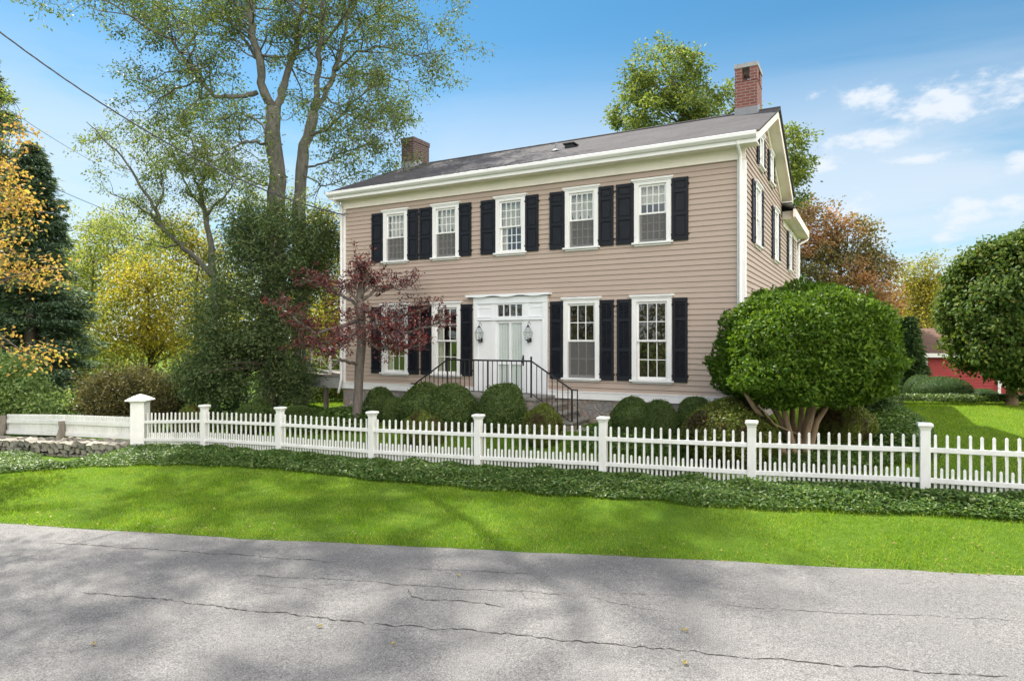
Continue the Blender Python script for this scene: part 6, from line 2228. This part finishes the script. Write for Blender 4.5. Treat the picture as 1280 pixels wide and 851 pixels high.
def build_cover():
    rng = np.random.default_rng(202)
    n = 95000
    x = rng.uniform(-16, 9.5, n)
    f = poly_y(IVY_FRONT, x) + vnoise(x, x * 0, rng, 8, 3.5) * 0.07
    b = fence_y(x) + 0.03
    b = np.where(x < -9.6, f + 1.15 + 1.2 * np.clip(-10 - x, 0, 3) + 0.25 * vnoise(x, x * 0, rng, 6, 1.5), b)
    b = np.maximum(b, f + 0.3)
    y = f + (b - f) * rng.uniform(0, 1, n)
    t = np.minimum(y - f, 0.30) / 0.30
    tb = np.clip((b - y) / 0.3, 0, 1)
    h = (0.065 + 0.10 * t) * (0.5 + 0.5 * tb) * np.where(x < -9.5, 0.72, 1.0) * (1 + 0.20 * vnoise(x, y, rng, 10, 5) + 0.10 * vnoise(x, y, rng, 6, 1.6))
    groundcover('dark green groundcover strip in front of the white fence', x, y, np.maximum(h, 0.05), rng)
    # narrow belt inside the fence, in the sun at the right
    n = 22000
    x = rng.uniform(-3, 9.5, n)
    y = fence_y(x) + 0.04 + rng.uniform(0, 1, n) * (0.6 + vnoise(x, x * 0, rng, 8, 3) * 0.1)
    groundcover('low groundcover belt just inside the picket fence', x, y, np.full(len(x), 0.10), rng)
    # bed along the house front and under the multi-stem tree
    n = 200000
    x = rng.uniform(-5, 9.5, n); y = rng.uniform(10, 18, n)
    lx = (x - HX) * HD[0] + (y - HY) * HD[1]; ly = (x - HX) * HN[0] + (y - HY) * HN[1]
    w = vnoise(x, y, rng, 8, 2) * 0.12
    k1 = (lx > -3.0) & (lx < 1.0) & (ly > -2.3 + w) & (ly < -0.05)
    k2 = ((x - 5.6) / 2.1) ** 2 + ((y - 12.2) / 1.35) ** 2 < 1 + w
    k = (k1 | k2) & (y > fence_y(x) + 0.7)
    x, y = x[k], y[k]
    groundcover('shaded groundcover bed under the shrubs along the house front', x, y, np.full(len(x), 0.16), rng)
    # mound at the right of the house
    n = 70000
    x = rng.uniform(6, 11, n); y = rng.uniform(11.5, 18, n)
    w = vnoise(x, y, rng, 8, 2) * 0.12
    cxl = 7.25 + (y - 12) * 0.34
    dd_ = ((x - cxl) / 0.95) ** 2 + ((y - 14.6) / 2.9) ** 2
    k = dd_ < 1 + w
    x, y, dd_ = x[k], y[k], dd_[k]
    groundcover('mound of leafy groundcover spilling onto the lawn right of the house', x, y, 0.12 + 0.50 * np.sqrt(np.clip(1 - dd_, 0, 1)), rng, 0.085)
    # low belt on the far lawn before the barn
    n = 30000
    x = rng.uniform(11.5, 24, n); y = rng.uniform(19.3, 21.6, n)
    y0 = 20.4 + 0.0 * x
    k = (np.abs(y - y0) < 0.55 + vnoise(x, y, rng, 6, 2) * 0.1)
    x, y = x[k], y[k]
    groundcover('low belt of groundcover at the far edge of the right lawn', x, y, np.full(len(x), 0.30), rng, 0.10, 'box')
    # shady undergrowth left, behind the fence
    n = 90000
    x = rng.uniform(-16, -3.5, n); y = rng.uniform(15.2, 22, n)
    k = (y > fence_y(x) + 1.7 + vnoise(x, y, rng, 6, 2) * 0.3) & (y < fence_y(x) + 5)
    lx = (x - HX) * HD[0] + (y - HY) * HD[1]; ly = (x - HX) * HN[0] + (y - HY) * HN[1]
    k &= ~((ly > -0.1) & (lx > -W))
    x, y = x[k], y[k]
    groundcover('shady undergrowth below the trees behind the left fence', x, y, 0.22 + 0.10 * vnoise(x, y, rng, 8, 2), rng, 0.10)
    # fallen leaves along the verge and on the lawn
    n = 200
    x = rng.uniform(-13, 8, n)
    y = road_edge_y(x) + np.abs(rng.normal(size=n)) * 0.5 - 0.12
    n2 = 70
    xe = rng.uniform(-14, 9, 900); ye = road_edge_y(xe) + rng.normal(size=900) * 0.05 - 0.02
    x2 = rng.uniform(-12, 12, n2); y2 = rng.uniform(8, 19, n2)
    k = y2 > road_edge_y(x2)
    sz = np.concatenate([np.full(len(x) + int(k.sum()), 0.048), np.full(900, 0.026)])
    x = np.concatenate([x, x2[k], xe]); y = np.concatenate([y, y2[k], ye])
    n = len(x)
    z = G(x, y)
    z = np.where(y < road_edge_y(x), road_z(x) + 0.012, z + 0.045)
    c = np.stack([x, y, z], 1)
    a = rng.uniform(0, 6.28, n)
    V, F = leaf_quads(c, np.stack([np.cos(a), np.sin(a), rng.normal(size=n) * 0.1], 1), np.tile(np.array([0, 0, 1.0]), (n, 1)) + rng.normal(size=(n, 3)) * 0.15, sz * rng.uniform(0.6, 1.2, n), sz * 0.6 * rng.uniform(0.6, 1.3, n), rng=rng)
    tag(link_mesh('leaf_litter', np_mesh('leaf_litter', V, F), M['litter']), 'fallen yellow leaves scattered along the lawn edge', 'fallen leaves', kind='stuff')


build_cover()

# single leaves lying on the road
for k, (px, py, s, lab) in enumerate([(856, 789, 0.058, 'curled yellow leaf on the asphalt, upper of the two right of centre'), (856, 830, 0.062, 'pale yellow leaf on the asphalt, lower of the two right of centre'),
                                      (573, 720, 0.05, 'yellow leaf on the shaded asphalt near the lawn edge'), (492, 806, 0.045, 'small tan leaf on the road below the long crack'),
                                      (117, 806, 0.05, 'tan leaf on the road at lower left'), (400, 784, 0.045, 'brown leaf beside the long road crack')]):
    x, y = road_pt(px, py)
    mb = MB()
    a = k * 1.3
    n = 8
    vs = []
    for i in range(n + 1):
        t = i / n
        w = s * 0.36 * math.sin(PI * min(1, t * 1.02)) ** 0.7
        for q in (-1, 0, 1):
            lx_, ly_ = (t - 0.5) * s, q * w
            vs.append((lx_ * math.cos(a) - ly_ * math.sin(a), lx_ * math.sin(a) + ly_ * math.cos(a), 0.006 + (0.012 if q else 0) + 0.010 * math.sin(PI * t)))
    fs = []
    for i in range(n):
        for q in range(2):
            fs.append((i * 3 + q, i * 3 + q + 1, i * 3 + q + 4, i * 3 + q + 3))
    mb.add(vs, fs)
    o = mb.build('fallen_leaf', M['litter'])
    o.location = (x, y, road_z(x) + 0.004)
    tag(o, lab, 'leaf', 'fallen leaves on the road')


# ------------------------------------------------------------------ woods far behind, and across the road
def woods(label, pts, hmin, hmax, n, per, leaf, mat, seed, sig):
    rng = np.random.default_rng(seed)
    P = np.array(pts, float)
    seg = rng.integers(0, len(P) - 1, n); t = rng.uniform(0, 1, n)
    c = P[seg] + (P[seg + 1] - P[seg]) * t[:, None]
    c = c + rng.normal(size=(n, 2)) * 2.0
    z0 = G(c[:, 0], c[:, 1])
    s = vnoise(c[:, 0], c[:, 1], rng, 10, 0.35)
    h = hmin + (hmax - hmin) * np.clip(0.5 + 0.35 * s, 0, 1)
    z = z0 + h * rng.uniform(0.02, 1.0, n)
    V, F = clump_leaves(np.stack([c[:, 0], c[:, 1], z], 1), sig, per, leaf, rng)
    o = link_mesh('woods', np_mesh('woods', V, F), M[mat])
    tag(o, label, 'woods', kind='stuff')


woods('far mixed woods closing the view behind the left garden', [(-75, 40), (-50, 52), (-30, 58), (-10, 60), (5, 62)], 5, 11, 1500, 26, 0.45, 'pale', 301, 0.9)
woods('far dull green woods behind the red barn and right lawn', [(8, 60), (25, 56), (45, 52), (60, 40), (75, 25)], 4, 8, 1400, 26, 0.42, 'green_tall', 302, 0.9)
woods('woods across the road that the windows mirror', [(-40, -10), (-20, -13), (0, -14), (20, -15), (45, -16)], 5, 9, 1300, 26, 0.42, 'brown_hedge', 303, 0.9)


# ------------------------------------------------------------------ overhead cables
def cable(label, a, b, sag, r, strands, group=None):
    a, b = Vector(a), Vector(b)
    o_root = Vector((a + b) / 2)
    mb = MB()
    n = 60
    L = (b - a).length
    for s in range(strands):
        pts = []
        for i in range(n + 1):
            t = i / n
            p = a.lerp(b, t); p.z -= sag * 4 * t * (1 - t)
            if strands > 1:
                an = t * L / 1.1 * 2 * PI + s * 2 * PI / strands
                p = p + Vector((0, math.cos(an), math.sin(an))) * r * 1.15
            pts.append(p - o_root)
        mb.tube(pts, r, 5)
    o = mb.build('overhead_cable', M['cable'], None, True)
    o.location = o_root
    tag(o, label, 'cable', group)


hk = house_xy(-W + 0.2, -0.17)
cable('thick twisted service cable sloping from top left to the house corner', P3(-140, -72, 12.5), (hk[0], hk[1], 6.27), 0.80, 0.010, 3)
cable('thin wire high above the left conifer', P3(-60, 88, 16), P3(160, 222, 40), 0.25, 0.009, 1, 'thin overhead wires')
cable('thin lower wire passing behind the left conifer top', P3(-60, 178, 18), P3(330, 330, 45), 0.35, 0.010, 1, 'thin overhead wires')
